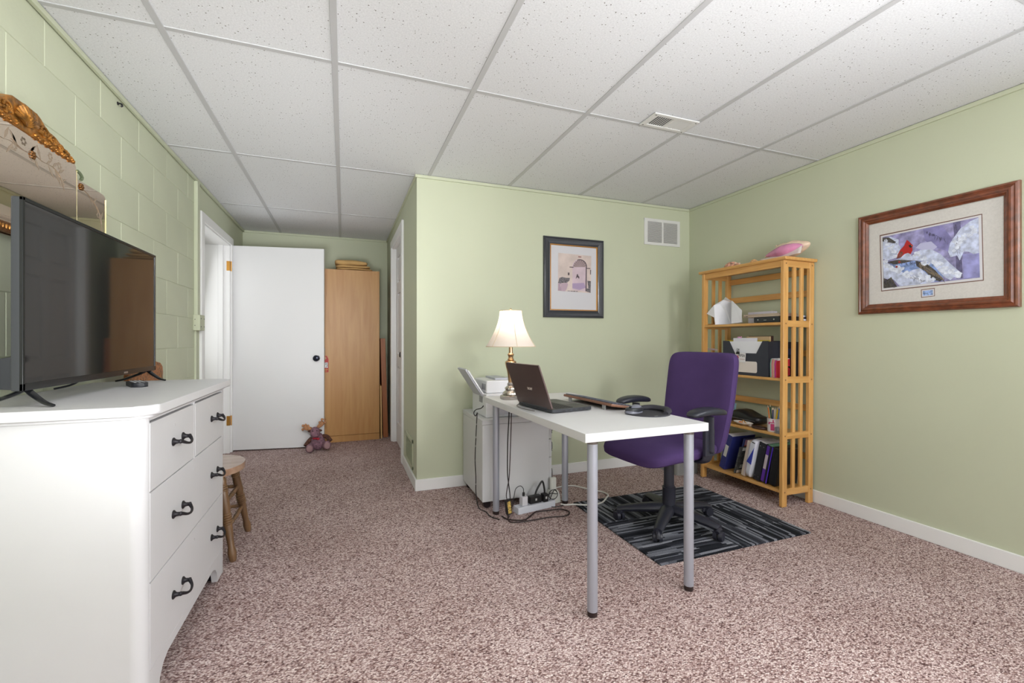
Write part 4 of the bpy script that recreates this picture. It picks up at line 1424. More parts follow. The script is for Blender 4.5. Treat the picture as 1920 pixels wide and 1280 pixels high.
# --- upper shelf
Z1 = 1.1893
PAPER = M('paper_white', (232, 232, 238), .8)
PAPER2 = M('paper_shade', (224, 222, 232), .85)
pbg = thing('paper_carton', 'crumpled open white paper carton on the upper shelf', 'carton', (bx(2.68, Z1), 2.57, Z1))
def L1(u, v, x):
    p = on_x(u, v, x)
    return (p[0] - bx(2.68, Z1), p[1] - 2.57, max(.0005, p[2] - Z1))
pm = MB()
pm.sheet([L1(1325, 588, 2.66), L1(1339, 572, 2.66), L1(1356, 562, 2.70), L1(1371, 566, 2.76), L1(1371, 607, 2.76), L1(1341, 610, 2.66), L1(1339, 595, 2.66)], .001)
pm.sheet([L1(1371, 566, 2.76), L1(1371, 607, 2.76), L1(1392, 604, 2.66), L1(1390, 582, 2.66), L1(1371, 564, 2.70)], .001)
pm.sheet([L1(1356, 562, 2.70), L1(1360, 557, 2.66), L1(1372, 565, 2.66), L1(1371, 607, 2.66), L1(1362, 611, 2.64), L1(1390, 604, 2.66), L1(1391, 582, 2.655), L1(1373, 564, 2.655)], .001)
pm.build('folded_panels', PAPER, pbg, smooth=False)
bt = MB().sheet([(-.03, -.14, .0006), (.10, -.14, .0006), (.10, .12, .0006), (-.03, .10, .0006)], .001)
bt.build('bottom_flap', PAPER2, pbg, smooth=False)
bxw = thing('white_box', 'flat white cardboard box behind the stacked laptops', 'box', (bx(2.845, Z1), 2.402, Z1))
MB().box(-.028, .022, -.10, .10, 0, .088, .002, 1).build('carton', PAPER, bxw)
MB().box(-.029, .023, -.101, .101, .060, .089, .002, 1).build('lid', PAPER2, bxw)
dv = thing('black_device', 'flat black electronic box with two bright screws on the upper shelf', 'device', (bx(2.69, Z1), 2.195, Z1))
MB().box(-.055, .15, -.095, .100, .002, .040, .003, 2).build('case', BLACKP, dv)
MB().cyl((-.056, .066, .021), (-.0545, .066, .021), .005, n=10).cyl((-.056, -.055, .021), (-.0545, -.055, .021), .005, n=10).build('screws', CHROME, dv)
MB().box(-.0556, -.0545, .0, .022, .016, .019).build('badge', CHROME, dv)
bt = MB()
for a in (-.04, .13):
    for b_ in (-.08, .08):
        bt.cyl((a, b_, 0), (a, b_, .003), .006, n=8)
bt.build('feet', BLACKP, dv)
cl_ = thing('closed_laptop', 'closed silver laptop lying on the black electronic box', 'laptop', (bx(2.69, Z1 + .04), 2.235, Z1 + .0402))
MB().prism(rrect(-.06, .10, -.145, .145, .010), 0, .012, 'z', .003, 2).build('base', M('laptop_champagne', (196, 176, 162), .3, metal=.6), cl_)
MB().prism(rrect(-.06, .10, -.145, .145, .010), .0128, .020, 'z', .003, 2).build('lid', M('laptop_champagne', (196, 176, 162), .3, metal=.6), cl_)
MB().box(-.0606, -.0595, .105, .120, .004, .008).box(-.0606, -.0595, .125, .130, .004, .008).build('ports', CBLK, cl_)
mgz = thing('magazine_stack', 'thin stack of blue and white magazines seen through the end slats', 'magazines', (bx(2.862, Z1), 2.185, Z1))
for k, c in enumerate(((70, 84, 120), (214, 216, 226), (44, 48, 64), (206, 210, 224))):
    MB().box(-.018, .022, -.10 + .004 * k, .08, k * .012, k * .012 + .0115, .001, 1).build('magazine', M('mag_%d' % k, c, .4), mgz)

# --- second shelf: file holder
Z2 = .8253
FH = M('holder_charcoal', (50, 52, 64), .55)
fh = thing('file_holder', 'charcoal desktop file holder full of papers on the second shelf', 'file holder', (bx(2.65, Z2), 2.19, Z2))
HW, HH = .382, .242
MB().prism([(0, 0), (HW, 0), (HW, HH), (HW - .055, HH), (HW - .105, .155), (.095, .155), (.045, HH), (0, HH)], 0, .004, 'x').build('front_panel', FH, fh, smooth=False)
MB().box(.002, .125, 0, .004, 0, HH - .004).box(.002, .125, HW - .004, HW, 0, HH - .004).box(.002, .125, 0, HW, 0, .004).box(.121, .125, 0, HW, 0, HH).build('tray', FH, fh, smooth=False)
MB().box(.006, .012, .012, HW - .012, .004, .238).build('papers', PAPER, fh)
MB().box(.014, .018, .10, .30, .004, .262).build('papers', PAPER2, fh)
MB().box(.030, .033, .012, HW - .006, .004, .246).build('yellow_folder', M('yellow', (214, 190, 40), .6), fh)
MB().box(.045, .060, .03, .215, .004, .272).build('kraft_folder', M('kraft', (206, 178, 140), .7), fh)
MB().box(.062, .072, .02, .21, .004, .276).build('dark_folder', M('folder_dark', (70, 50, 44), .7), fh)
MB().box(.020, .024, .235, .27, .20, .272).build('pink_tab', M('pink_tab', (214, 150, 196), .6), fh)
MB().prism(rrect(.088, .30, .020, .098, .012), -.0016, -.0002, 'x').build('label_window', M('label_cream', (228, 218, 210), .7), fh, smooth=False)
cdn = thing('clipped_card', 'small white printed card clipped to the file holder front', 'card', (bx(2.643, Z2), 2.41, Z2 + .145), (math.radians(4), 0, 0))
MB().box(0, .0012, -.045, .045, -.055, .012).build('card', M('card_white', (230, 226, 226), .7), cdn)
text_part('APER', .026, CBLK, cdn, (-.0006, -.012, -.008), (PI / 2, 0, -PI / 2), name='lettering')
MB().sheet([(-.0006, .035, -.028), (-.0006, .008, -.028), (-.0006, .022, -.006)], .0004, (-1, 0, 0)).build('red_triangle', M('tri_red', (190, 36, 50), .5), cdn)
MB().box(-.0008, -.0003, -.040, .0, -.034, -.031).build('print_line', M('print_tan', (186, 150, 140), .6), cdn)
clp = MB().prism([(.004, .0), (.036, .0), (.030, .018), (.010, .018)], -.005, .004, 'x', .001, 1)
clp.tube([(-.002, .012, .016), (-.004, .008, .032), (-.003, .013, .040), (-.002, .017, .032), (-.002, .016, .016)], .0012, 5, 4)
clp.tube([(-.002, .024, .016), (-.004, .030, .032), (-.003, .026, .040), (-.002, .022, .032), (-.002, .026, .016)], .0012, 5, 4)
clp.build('binder_clip', CBLK, cdn)
for k, (nm, c) in enumerate((('mint', (150, 190, 170)), ('salmon', (222, 140, 140)), ('cream', (222, 184, 156)), ('magenta', (206, 70, 160)), ('red', (206, 44, 58)))):
    fo = thing('paper_folder', '%s coloured paper folder standing beside the file holder' % nm, 'folder', (bx(2.66, Z2), 2.181 - k * .0105, Z2), (0, 0, 0))
    pts = [(0, .0), (.12, .0), (.12, .122), (.004, .122 - .003 * k), (-.002, .09)]
    MB().prism(pts, -.004, .004, 'y', .001, 1).build('cover', M('folder_' + nm, c, .6), fo)
    MB().prism([(.004, .002), (.118, .002), (.118, .126), (.01, .125)], -.0015, .0015, 'y').build('sheets', PAPER, fo)
bkb = thing('black_box_file', 'black box file behind the coloured folders', 'box file', (bx(2.80, Z2), 2.145, Z2))
MB().box(-.012, .058, -.045, .035, 0, .235, .002, 1).build('case', M('box_file_black', (34, 34, 44), .5), bkb)
MB().box(-.0128, -.0115, -.03, .02, .15, .19).build('spine_label', M('spine_navy', (50, 54, 84), .5), bkb)
cc = thing('charging_lead', 'coil of thin black charging lead on the second shelf behind the end slats', 'lead', (bx(2.725, Z2), 2.105, Z2))
MB().tube([(.035 * math.cos(t * .55) , .010 * math.sin(t * .9), .040 + .034 * math.sin(t * .55)) for t in range(36)], .0028, 6, 3).build('coil', CBLK, cc)
pp = thing('loose_paper', 'folded pinkish paper poking out through the far end slats', 'paper', (bx(2.689, 1.0), 2.745, .998), (math.radians(-6), 0, 0))
MB().sheet([(-.016, .07, .012), (.016, .07, .012), (.016, -.07, -.004), (-.016, -.09, -.014)], .002).build('sheet', M('paper_pink', (216, 196, 204), .8), pp)
MB().sheet([(-.015, .07, .016), (.014, .07, .018), (.014, -.04, .004), (-.014, -.06, -.004)], .001).build('top_sheet', M('paper_pink', (216, 196, 204), .8), pp)

# --- third shelf
Z3 = .4653
bcd = thing('blue_card', 'light blue picture card leaning at the back of the third shelf', 'card', (bx(2.845, Z3), 2.69, Z3), (0, math.radians(6), 0))
MB().box(0, .002, -.05, .035, 0, .115).build('card', M('card_blue', (150, 196, 222), .5, var=(18, .15)), bcd)
MB().box(-.0006, 0, -.02, .02, .03, .07).build('picture', M('card_grey', (120, 140, 150), .5, var=(30, .3)), bcd)
LEA = M('black_leather', (26, 27, 31), .35, bump=(60, .3, .003))
pbk = thing('black_pouch', 'soft black zipped pouch lying on the third shelf', 'pouch', (bx(2.785, Z3), 2.475, Z3))
def pfn(u, p):
    return (p.x, p.y, max(0, (p.z + .043) * (1 + .14 * math.sin(u.y * 4 + 1) - .15 * max(0, -u.y))))
MB().ell((0, 0, 0.0), (.075, .145, .043), 32, 16, e=.55, e2=.5, fn=pfn).build('body', LEA, pbk)
MB().tube([(-.074, .13, .035), (-.078, .05, .034), (-.078, -.05, .033), (-.072, -.13, .031)], .004, 6, 5).build('zip', M('zip_grey', (90, 90, 96), .35, metal=.6), pbk)
MB().ell((-.078, .12, .03), (.005, .006, .006), 8, 6).build('zip_pull', CHROME, pbk)
dsh = thing('trinket_dish', 'oval white dish holding small trinkets on the third shelf', 'dish', (bx(2.668, Z3), 2.405, Z3 + .0006))
MB().lathe([(.0001, .003), (.40, .003), (.62, .006), (1.0, .020), (.98, .023), (.6, .010), (.0001, .0065)], 32, mat=Matrix.Diagonal((.040, .078, 1, 1))).build('plate', M('dish_white', (226, 216, 206), .25, var=(26, .14)), dsh)
tk = MB()
tk.ell((0, .02, .016), (.010, .018, .008), 10, 8)
tk.build('orange_trinket', M('trinket_orange', (216, 110, 50), .5), dsh)
MB().tube([(-.005, .01, .012), (0, .0, .035), (.004, -.015, .02), (.0, -.035, .014)], .003, 6, 4).build('metal_trinket', BRASS, dsh)
MB().box(-.008, .008, -.062, -.04, .018, .032, .002, 1, mat=Matrix.Rotation(.3, 4, 'X')).build('white_trinket', M('trinket_white', (220, 214, 210), .4), dsh)
gc = thing('leather_tray', 'dark brown leather coin tray beside the pen cup', 'tray', (bx(2.662, Z3), 2.266, Z3))
MB().lathe([(.0001, 0), (.85, 0), (1.0, .008), (.96, .014), (.8, .010), (.0001, .006)], 28, mat=Matrix.Diagonal((.036, .058, 1, 1))).build('tray_body', M('leather_brown', (74, 52, 44), .45), gc)
MB().tube([(.0, .03, .012), (.01, .0, .018), (.0, -.03, .012)], .003, 6, 4).build('strap', M('leather_brown', (74, 52, 44), .45), gc)
pc_ = thing('pen_cup', 'white cup with pink print holding pens and pencils', 'cup', (bx(2.672, Z3), 2.166, Z3))
MB().lathe([(.0001, 0), (.034, 0), (.037, .004), (.0385, .088), (.0362, .0885), (.0345, .008), (.0001, .006)], 30).build('cup', M('cup_white', (222, 212, 212), .3), pc_)
pk = MB()
for a0, z0, z1, w_ in ((205, .012, .055, 26), (196, .060, .066, 40), (214, .066, .082, 8), (176, .05, .064, 10)):
    for q in range(5):
        a = math.radians(a0 - w_ / 2 + w_ * q / 4)
        a2 = math.radians(a0 - w_ / 2 + w_ * (q + 1) / 4)
        pk.sheet([(.0386 * math.cos(a), .0386 * math.sin(a), z0), (.0386 * math.cos(a2), .0386 * math.sin(a2), z0), (.0389 * math.cos(a2), .0389 * math.sin(a2), z1), (.0389 * math.cos(a), .0389 * math.sin(a), z1)], .0005)
pk.build('pink_print', M('print_pink', (190, 62, 112), .4), pc_)
for (ax, ay, ln, c, nm, r_) in ((-.014, .018, .165, (222, 120, 40), 'pencil', .0034), (.008, .020, .170, (40, 90, 60), 'pencil', .0034), (.017, .002, .15, (40, 44, 60), 'pen', .0042), (-.017, -.006, .155, (38, 50, 96), 'pen', .0042), (.012, -.018, .165, (60, 110, 180), 'pen', .0042), (-.006, -.021, .160, (228, 190, 40), 'highlighter', .0055)):
    th = thing(nm, {(222, 120, 40): 'orange pencil leaning in the pen cup', (40, 90, 60): 'green pencil leaning in the pen cup', (40, 44, 60): 'black pen in the middle of the pen cup', (38, 50, 96): 'navy pen in the pen cup', (60, 110, 180): 'light blue pen in the pen cup', (228, 190, 40): 'yellow highlighter in the pen cup'}[c], nm, (bx(2.672, Z3), 2.166, Z3 + .007))
    p0 = Vector((ax * .9, ay * .6, 0)); p1 = Vector((ax * 1.1, ay * 1.75, ln))
    MB().cyl(p0, p0.lerp(p1, .9), r_, n=8).build('barrel', M('pen_%d_%d' % (c[0], c[2]), c, .4), th)
    MB().cyl(p0.lerp(p1, .9), p1, r_ * .95, r_ * .3, 8).build('tip', M('pen_tip', (216, 190, 160), .5), th)
nb = thing('note_slip', 'stiff cream note slip standing in the pen cup', 'paper', (bx(2.672, Z3), 2.166, Z3 + .007))
MB().prism([(-.010, .01), (.010, .01), (.016, .142), (-.016, .142)], .010, .0115, 'x', mat=Matrix.Translation((-.008, 0, 0))).build('slip', M('slip_cream', (226, 214, 196), .8), nb)
cj = thing('clip_jar', 'small clear jar of paper clips in front of the pen cup', 'jar', (bx(2.645, Z3), 2.112, Z3))
CLR = M('clear_plastic', (220, 224, 230), .1, spec=.6)
CLR.node_tree.nodes['Principled BSDF'].inputs['Transmission Weight'].default_value = .85
MB().lathe([(.0001, 0), (.017, 0), (.018, .003), (.018, .040), (.0165, .040), (.0165, .004), (.0001, .003)], 20).build('jar', CLR, cj)
cp = MB()
for k in range(12):
    a = k * 2.4
    cp.tube([(.008 * math.cos(a), .008 * math.sin(a), .006 + k * .002), (.010 * math.cos(a + 1.5), .010 * math.sin(a + 1.5), .012 + k * .002), (.006 * math.cos(a + 2.6), .006 * math.sin(a + 2.6), .008 + k * .002)], .0008, 4, 3)
tag(cp.build('clips', CHROME, cj), kind='stuff')

# --- bottom shelf: binders, magazines, portfolio; all lean to the near end
Z4 = .1053
def leaner(name, label, cat, y, ang, x=2.655):
    return thing(name, label, cat, (bx(x, Z4), y, Z4 + .0005), (math.radians(ang), 0, 0))
def bodybox(root, t, d, h, mat, name='cover', bev=.002):
    return MB().box(0, d, 0, t, 0, h, bev, 1).build(name, mat, root)
NAVY = M('binder_navy', (44, 50, 116), .45)
bi = leaner('blue_binder', 'royal blue binder with a pale spine label, leaning', 'binder', 2.560, 17)
bodybox(bi, .052, .225, .272, NAVY)
MB().box(-.0008, 0, .012, .040, .10, .19).build('spine_label', M('label_grey', (206, 204, 200), .7), bi)
MB().box(.004, .22, .004, .048, .268, .2735).build('pages', PAPER, bi)
def front(root, y, pts, mat, name):
    return MB().sheet([(x, y, z) for x, z in pts], .0005, (0, -1, 0)).build(name, mat, root, smooth=False)
cat_ = leaner('catalogue', 'glossy catalogue with orange and blue cover behind the dark magazine', 'magazine', 2.480, 15, 2.70)
bodybox(cat_, .016, .17, .262, M('catalogue_blue', (44, 52, 110), .35))
front(cat_, -.0002, [(.004, .20), (.16, .20), (.16, .245), (.004, .245)], M('cat_orange', (206, 90, 50), .4), 'cover_panel')
front(cat_, -.0004, [(.004, .215), (.10, .215), (.09, .258), (.004, .258)], M('cat_pink', (214, 168, 196), .4), 'cover_panel')
front(cat_, -.0004, [(.11, .225), (.16, .235), (.16, .258), (.12, .258)], M('cat_dark', (40, 36, 42), .4), 'cover_panel')
dmg = leaner('dark_magazine', 'dark textured magazine with white title lines, leaning', 'magazine', 2.462, 15)
bodybox(dmg, .014, .20, .205, M('mag_dark', (60, 62, 62), .4, var=(60, .6)))
for k, (z, wd) in enumerate(((.058, .115), (.044, .105))):
    front(dmg, -.0002, [(.03, z), (.03 + wd, z), (.03 + wd, z + .008), (.03, z + .008)], M('title_white', (226, 226, 226), .5), 'title_line')
front(dmg, -.0002, [(.01, .004), (.19, .004), (.19, .026), (.01, .026)], M('mag_strip', (206, 190, 176), .5), 'cover_strip')
front(dmg, -.0002, [(.05, .085), (.11, .075), (.16, .12), (.12, .145), (.07, .11)], M('mag_photo', (150, 130, 130), .5), 'cover_photo')
front(dmg, -.0002, [(.02, .178), (.10, .182), (.09, .202), (.02, .202)], M('title_white', (226, 226, 226), .5), 'cover_tag')
wst = leaner('paper_stack', 'white and tan bundle of papers leaning behind the plastic envelope', 'papers', 2.383, 13, 2.66)
bodybox(wst, .034, .20, .262, M('papers_cream', (222, 206, 196), .8))
front(wst, -.0002, [(.0, .06), (.03, .07), (.03, .11), (.0, .10)], M('papers_orange', (206, 90, 44), .6), 'orange_corner')
MB().box(-.0006, 0, .004, .012, .01, .25).build('edge_sheet', M('papers_lilac', (206, 196, 214), .8), wst)
pen = leaner('plastic_envelope', 'white plastic mailing envelope with a blue printed panel', 'envelope', 2.318, 12, 2.632)
def efn(u, p):
    return (p.x, p.y * (1 - .35 * max(0, -u.z)), p.z)
MB().ell((.11, .026, .142), (.112, .027, .140), 24, 20, e=.3, e2=.35, fn=efn).build('envelope', M('plastic_white', (218, 220, 232), .35, var=(8, .05)), pen)
MB().sheet([(-.003, .046, .115), (-.003, .006, .108), (-.003, .006, .235)], .0006, (-1, 0, 0)).build('blue_panel', M('print_blue', (52, 66, 176), .4), pen)
MB().box(-.004, -.002, .008, .03, .262, .268).build('print_line', CBLK, pen)
bbn = leaner('black_binder', 'plain black ring binder with bright rivets', 'binder', 2.260, 12)
bodybox(bbn, .052, .225, .272, M('binder_black', (32, 33, 42), .45))
rv = MB()
for y in (.013, .040):
    for z in (.03, .245):
        rv.cyl((-.0015, y, z), (.0005, y, z), .004, n=8)
rv.build('rivets', CHROME, bbn)
MB().box(.006, .22, .006, .046, .270, .2745).build('pages', PAPER, bbn)
ppb = leaner('purple_binder', 'black binder with purple spine and pale label', 'binder', 2.206, 12)
bodybox(ppb, .048, .225, .264, M('binder_black', (32, 33, 42), .45))
MB().box(-.0012, 0, .022, .044, .006, .258).build('purple_spine', M('spine_purple', (92, 48, 160), .4), ppb)
MB().box(-.002, -.0012, .0225, .0435, .095, .195).build('spine_label', M('label_lilac', (204, 190, 196), .7), ppb)
MB().box(-.0014, .0, .0, .006, .003, .262).build('purple_edge', M('edge_violet', (92, 50, 220), .4), ppb)
MB().box(.004, .21, .008, .040, .262, .268).build('green_note', M('note_green', (120, 170, 140), .6), ppb)
blp = leaner('black_portfolio', 'large soft black portfolio case at the near end of the bottom shelf', 'portfolio', 2.137, 9, 2.650)
def bfn(u, p):
    return (p.x, p.y, p.z)
MB().box(0, .205, 0, .054, 0, .262, .010, 3).build('case', LEA, blp)
MB().tube([(.01, -.001, .25), (.11, -.001, .254), (.205, -.001, .25)], .003, 6, 3).build('zip', M('zip_black', (48, 48, 52), .4), blp)

# ------------------------------------------------------------------ pictures
def ringframe(W, H, prof):
    """prof: list of (inset, height); local x right, z up, towards the viewer = -y"""
    mb = MB()
    rings = []
    for d, h in prof:
        rings.append([mb.bm.verts.new((sx * (W / 2 - d), -h, sz * (H / 2 - d))) for sx, sz in ((-1, -1), (1, -1), (1, 1), (-1, 1))])
    for a, b_ in zip(rings, rings[1:]):
        for k in range(4):
            mb.bm.faces.new((a[k], a[(k + 1) % 4], b_[(k + 1) % 4], b_[k]))
    bmesh.ops.recalc_face_normals(mb.bm, faces=mb.bm.faces)
    return mb
def flat(pts, d, mat, parent, name, th=.0004):
    return MB().prism(pts, -d - th, -d, 'y').build(name, mat, parent, smooth=False)
def disc(cx, cz, rx, rz, n=18):
    return [(cx + rx * math.cos(2 * PI * k / n), cz + rz * math.sin(2 * PI * k / n)) for k in range(n)]

# archway photograph on the desk wall
P1C = (1.746, 1.5735)
p1 = thing('archway_picture', 'dark framed sepia photograph of an archway above the desk', 'picture', (P1C[0], YF, P1C[1]))
ringframe(.546, .642, [(0, 0), (0, .014), (.004, .020), (.012, .022), (.016, .018), (.030, .016), (.050, .010), (.055, .012), (.058, .012)]).build('frame', M('frame_charcoal', (48, 50, 58), .3, coat=.3), p1, ang=20)
ringframe(.430, .526, [(0, .005), (0, .0125), (.004, .013), (.008, .010), (.008, .004)]).build('gilt_lip', M('gilt', (196, 140, 72), .35, metal=.6), p1, ang=20)
flat([(-.208, -.256), (.208, -.256), (.208, .256), (-.208, .256)], .005, M('mat_white', (206, 205, 210), .7), p1, 'mat')
def q1(u, v):                      # crop pixels of the print -> local
    p = on_y(1030 + u / 9.846, 460 + v / 9.846, YF - .006)
    return (p[0] - P1C[0], p[2] - P1C[1])
def qq1(l):
    return [q1(u, v) for u, v in l]
ph_ = flat(qq1([(165, 135), (775, 195), (765, 878), (158, 838)]), .0054, M('sepia_wall', (206, 190, 184), .6, var=(9, .06)), p1, 'print')
SPD = M('sepia_dark', (78, 66, 72), .6)
SPM = M('sepia_mid', (176, 152, 168), .6, var=(10, .08))
def arcpts(cu, cv, ru, rv, a0, a1, n=14):
    return [(cu + ru * math.cos(math.radians(a0 + (a1 - a0) * k / n)), cv - rv * math.sin(math.radians(a0 + (a1 - a0) * k / n))) for k in range(n + 1)]
L_ = 0.0058
flat(qq1([(425, 820), (425, 400)] + arcpts(560, 400, 135, 145, 180, 0) + [(690, 850)]), L_, M('sepia_arch', (200, 180, 190), .6, var=(8, .07)), p1, 'archway')
flat(qq1(arcpts(560, 400, 120, 130, 180, 0)), L_ + .0004, M('sepia_fan', (160, 140, 142), .6), p1, 'fanlight')
for k in range(9):
    a = 15 + k * 18.75
    flat(qq1([(560 + 30 * math.cos(math.radians(a)), 400 - 30 * math.sin(math.radians(a))), (560 + 122 * math.cos(math.radians(a - 1.5)), 400 - 132 * math.sin(math.radians(a - 1.5))), (560 + 122 * math.cos(math.radians(a + 1.5)), 400 - 132 * math.sin(math.radians(a + 1.5)))]), L_ + .0008, SPD, p1, 'fanlight_bar')
flat(qq1(arcpts(560, 400, 135, 145, 110, 0) + arcpts(560, 400, 120, 130, 0, 110)), L_ + .0008, SPD, p1, 'arch_shadow')
flat(qq1([(672, 400), (690, 400), (686, 850), (666, 845)]), L_ + .0008, SPD, p1, 'gate_post')
flat(qq1([(425, 700), (640, 690), (672, 780), (560, 820), (425, 790)]), L_ + .0006, M('sepia_path', (168, 148, 180), .6), p1, 'path_shade')
flat(qq1([(372, 392), (445, 396), (445, 412), (372, 408)]), L_ + .0008, SPD, p1, 'moulding')
flat(qq1([(690, 414), (755, 420), (755, 434), (690, 428)]), L_ + .0008, SPD, p1, 'moulding')
flat(qq1([(532, 200), (592, 205), (588, 222), (536, 220)]), L_ + .0008, M('sepia_rust', (140, 90, 86), .6), p1, 'keystone')
flat(qq1([(485, 610), (500, 570), (510, 530), (525, 530), (535, 565), (552, 575), (552, 612), (540, 612), (530, 590), (505, 590), (495, 612)]), L_ + .0008, SPD, p1, 'rider_statue')
flat(qq1([(342, 500), (372, 502), (370, 550), (342, 548)]), L_ + .0004, SPD, p1, 'lantern')
flat(qq1([(754, 450), (768, 452), (766, 538), (752, 536)]), L_ + .0004, SPD, p1, 'lantern')
flat(qq1([(160, 830), (165, 690), (215, 690), (205, 740), (232, 840)]), L_ + .0004, SPM, p1, 'urn')
flat(qq1([(215, 700), (330, 690), (345, 720), (320, 800), (290, 845), (240, 842), (212, 780)]), L_ + .0005, M('sepia_urn', (182, 158, 172), .6), p1, 'urn')
FOL = M('sepia_foliage', (92, 88, 92), .7, var=(120, .6))
flat(qq1([(160, 690), (185, 600), (240, 580), (300, 598), (380, 600), (370, 650), (320, 690), (250, 690), (200, 700)]), L_ + .0009, FOL, p1, 'foliage')
flat(qq1([(700, 650), (765, 660), (760, 875), (690, 850), (680, 800), (720, 790)]), L_ + .0009, FOL, p1, 'foliage')
flat(qq1([(332, 832), (520, 840), (520, 858), (332, 846)]), L_ + .0009, M('sepia_grey', (150, 140, 146), .6, var=(90, .4)), p1, 'gravel')

# snow scene on the right wall
P2C = (1.4425, 1.519)
p2 = thing('snow_picture', 'brown framed print of a red bird on snowy branches', 'picture', (XR, P2C[0], P2C[1]), (0, 0, -PI / 2))
FRB = M('frame_mahogany', (112, 62, 40), .28, coat=.4, var=(30, .18))
ringframe(.690, .584, [(0, 0), (0, .016), (.005, .022), (.012, .024), (.016, .020), (.019, .020), (.026, .026), (.034, .026), (.039, .018), (.044, .018), (.050, .013), (.054, .010), (.056, .010)]).build('frame', FRB, p2, ang=20)
flat([(-.292, -.239), (.292, -.239), (.292, .239), (-.292, .239)], .005, M('mat_cream', (206, 203, 198), .8, var=(120, .02)), p2, 'mat')
def q2(u, v):
    p = on_x(1590 + u / 4.415, 320 + v / 4.415, XR - .006)
    return (-(p[1] - P2C[0]), p[2] - P2C[1])
def qq2(l):
    return [q2(u, v) for u, v in l]
K = .0054
flat(qq2([(262, 533), (1111, 355), (1124, 909), (274, 999)]), K, M('mat_line', (112, 82, 70), .7), p2, 'mat_line')
flat(qq2([(270, 541), (1104, 364), (1116, 902), (281, 991)]), K + .0004, M('mat_inner', (210, 209, 212), .8), p2, 'inner_mat')
flat(qq2([(287, 549), (1080, 384), (1092, 884), (296, 973)]), K + .0008, M('winter_haze', (142, 138, 178), .6, var=(28, .22)), p2, 'print')
SNOW = M('print_snow', (190, 198, 222), .6, var=(45, .14))
SNOWB = M('print_snow_blue', (132, 154, 204), .6, var=(40, .2))
TRK = M('print_trunk', (98, 94, 128), .6, var=(40, .2))
NEE = M('print_needles', (70, 66, 62), .6, var=(90, .4))
K2 = K + .0012
flat(qq2([(870, 430), (932, 418), (950, 890), (900, 895), (890, 650)]), K2, TRK, p2, 'trunk')
flat(qq2([(620, 480), (780, 450), (860, 560), (870, 680), (740, 640), (640, 580)]), K2, M('print_shade', (128, 124, 172), .6, var=(20, .15)), p2, 'far_trees')
flat(qq2([(845, 600), (930, 480), (1010, 420), (1080, 388), (1086, 680), (1040, 690), (1000, 670), (960, 668), (925, 745), (905, 700), (850, 715), (830, 670)]), K2 + .0004, SNOW, p2, 'snow_bough')
flat(qq2([(950, 690), (1088, 680), (1092, 880), (960, 892)]), K2 + .0003, M('print_lavender', (146, 146, 196), .6, var=(22, .14)), p2, 'snow_bank')
flat(qq2([(600, 600), (690, 585), (740, 630), (700, 660), (620, 655), (560, 640)]), K2 + .0003, M('print_pale', (184, 184, 216), .6), p2, 'far_bush')
flat(qq2([(288, 560), (350, 545), (420, 570), (420, 610), (440, 640), (400, 720), (340, 740), (290, 730)]), K2 + .0004, SNOW, p2, 'snow_bough')
flat(qq2([(330, 750), (560, 745), (720, 760), (800, 830), (780, 910), (560, 935), (420, 830)]), K2 + .0006, SNOWB, p2, 'blue_shadow')
flat(qq2([(540, 700), (600, 655), (690, 650), (770, 690), (850, 770), (945, 850), (930, 890), (880, 880), (850, 905), (800, 880), (760, 840), (700, 770), (620, 745), (500, 740), (420, 745), (400, 735), (470, 720)]), K2 + .001, SNOW, p2, 'snow_bough')
flat(qq2([(290, 745), (340, 770), (400, 810), (470, 850), (540, 820), (600, 805), (660, 860), (720, 920), (640, 935), (540, 945), (430, 955), (380, 900), (300, 890)]), K2 + .001, SNOW, p2, 'snow_bough')
flat(qq2([(296, 890), (330, 900), (360, 880), (390, 930), (410, 960), (296, 972)]), K2 + .0012, NEE, p2, 'needles')
flat(qq2([(330, 755), (420, 735), (540, 745), (460, 765), (380, 775)]), K2 + .0014, NEE, p2, 'needles')
flat(qq2([(560, 745), (640, 760), (720, 820), (790, 900), (760, 915), (700, 900), (640, 830), (570, 790)]), K2 + .0012, NEE, p2, 'needles')
flat(qq2([(288, 555), (340, 552), (400, 590), (380, 600), (320, 590), (288, 585)]), K2 + .0012, NEE, p2, 'needles')
flat(qq2([(405, 728), (415, 690), (440, 650), (468, 620), (490, 572), (512, 590), (530, 610), (541, 617), (534, 632), (536, 660), (520, 692), (480, 685), (445, 715)]), K2 + .0018, M('bird_red', (176, 34, 34), .5), p2, 'bird')
flat(qq2([(405, 728), (420, 690), (445, 665), (460, 680), (445, 715), (425, 722)]), K2 + .0022, M('bird_wing', (120, 66, 56), .5, var=(90, .3)), p2, 'bird_wing')
flat(qq2([(505, 615), (528, 612), (536, 628), (520, 640), (508, 628)]), K2 + .0022, CBLK, p2, 'bird_mask')
flat(qq2([(526, 614), (543, 618), (527, 626)]), K2 + .0026, M('bird_beak', (214, 96, 60), .5), p2, 'bird_beak')
flat(qq2([(440, 720), (470, 690), (500, 680), (530, 695), (500, 730), (450, 735)]), K2 + .0024, SNOW, p2, 'snow_clump')
for cu, cv in ((428, 755), (405, 795)):
    flat([q2(cu + 10 * math.cos(t * .7), cv + 9 * math.sin(t * .7)) for t in range(9)], K2 + .002, M('berry', (150, 50, 52), .5), p2, 'berry')
for k in range(16):                     # loose needle strokes
    u0 = 590 + k * 12; v0 = 765 + k * 7
    flat(qq2([(u0, v0), (u0 + 4, v0 - 2), (u0 + 14 + k, v0 + 40), (u0 + 9 + k, v0 + 42)]), K2 + .0016, M('stroke', (150, 132, 104), .6), p2, 'needle_stroke')
tf = MB()
rnd = random.Random(3)
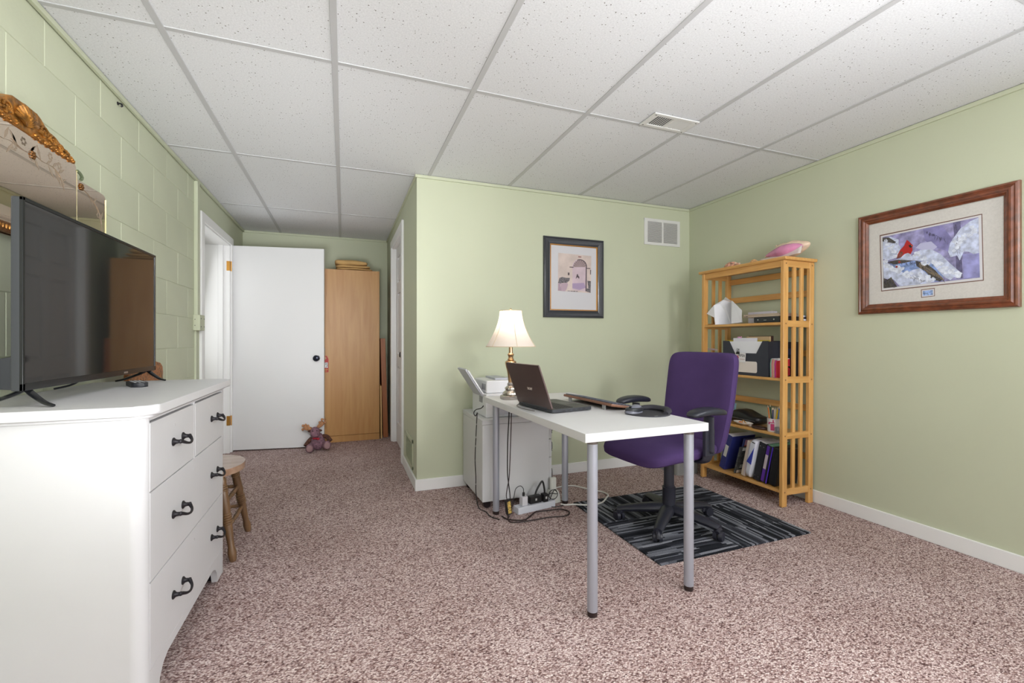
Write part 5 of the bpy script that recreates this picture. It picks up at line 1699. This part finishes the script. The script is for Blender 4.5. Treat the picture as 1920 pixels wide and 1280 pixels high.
SPOTS = [((540, 690), (940, 870), 26, 30), ((300, 760), (700, 930), 26, 34), ((300, 580), (420, 720), 20, 14), ((860, 640), (1070, 480), 24, 20)]
for (ua, va), (ub, vb), rad, cnt in SPOTS:
    for k in range(cnt):
        t = rnd.random()
        cu, cv = ua + (ub - ua) * t + rnd.uniform(-26, 26), va + (vb - va) * t + rnd.uniform(-36, 36)
        cu = min(max(cu, 315), 1060)
        cv = max(cv, 560 - (cu - 287) * .21 + 20)
        cv = min(cv, 955 - (cu - 296) * .11)
        r0 = rad * rnd.uniform(.5, 1.0)
        pts = [q2(cu + r0 * (1 + .25 * math.sin(3 * a + k)) * math.cos(a), cv + r0 * .75 * (1 + .2 * math.cos(4 * a + k)) * math.sin(a)) for a in [2 * PI * q / 11 for q in range(11)]]
        tf.prism(pts, -(K2 + .0012) - .0005 - .00001 * k, -(K2 + .0012), 'y')
tag(tf.build('snow_tufts', M('print_tuft', (208, 214, 232), .6, var=(70, .12)), p2, smooth=False), kind='stuff')
ns = MB()
for (ua, va), (ub, vb), cnt, ln in (((340, 760), (560, 760), 26, 30), ((560, 760), (790, 900), 46, 44), ((296, 900), (400, 950), 26, 34), ((290, 560), (410, 600), 22, 24), ((640, 500), (850, 600), 24, 34), ((900, 440), (930, 860), 22, 26), ((520, 880), (640, 920), 18, 26)):
    for k in range(cnt):
        t = rnd.random()
        u0, v0 = ua + (ub - ua) * t + rnd.uniform(-14, 14), va + (vb - va) * t + rnd.uniform(-12, 12)
        a = rnd.uniform(.3, 1.9)
        du, dv = ln * math.cos(a) * rnd.uniform(.4, 1), ln * math.sin(a) * rnd.uniform(.4, 1)
        u0 = min(max(u0, 300), 1050)
        ns.prism(qq2([(u0, v0), (u0 + 3.2, v0 - 1.5), (u0 + du, v0 + dv)]), -(K2 + .0016) - .0006, -(K2 + .0016), 'y')
tag(ns.build('needle_strokes', M('stroke_dark', (74, 72, 84), .6, var=(80, .3)), p2, smooth=False), kind='stuff')
flat(qq2([(604, 983), (717, 969), (718, 1038), (606, 1051)]), K, M('mat_line', (112, 82, 70), .7), p2, 'stamp_border')
flat(qq2([(610, 988), (712, 976), (713, 1034), (612, 1045)]), K + .0004, M('mat_inner', (210, 209, 212), .8), p2, 'stamp_mat')
flat(qq2([(619, 995), (702, 985), (703, 1027), (620, 1036)]), K + .0008, M('stamp_blue', (128, 150, 200), .6, var=(90, .35)), p2, 'stamp_print')
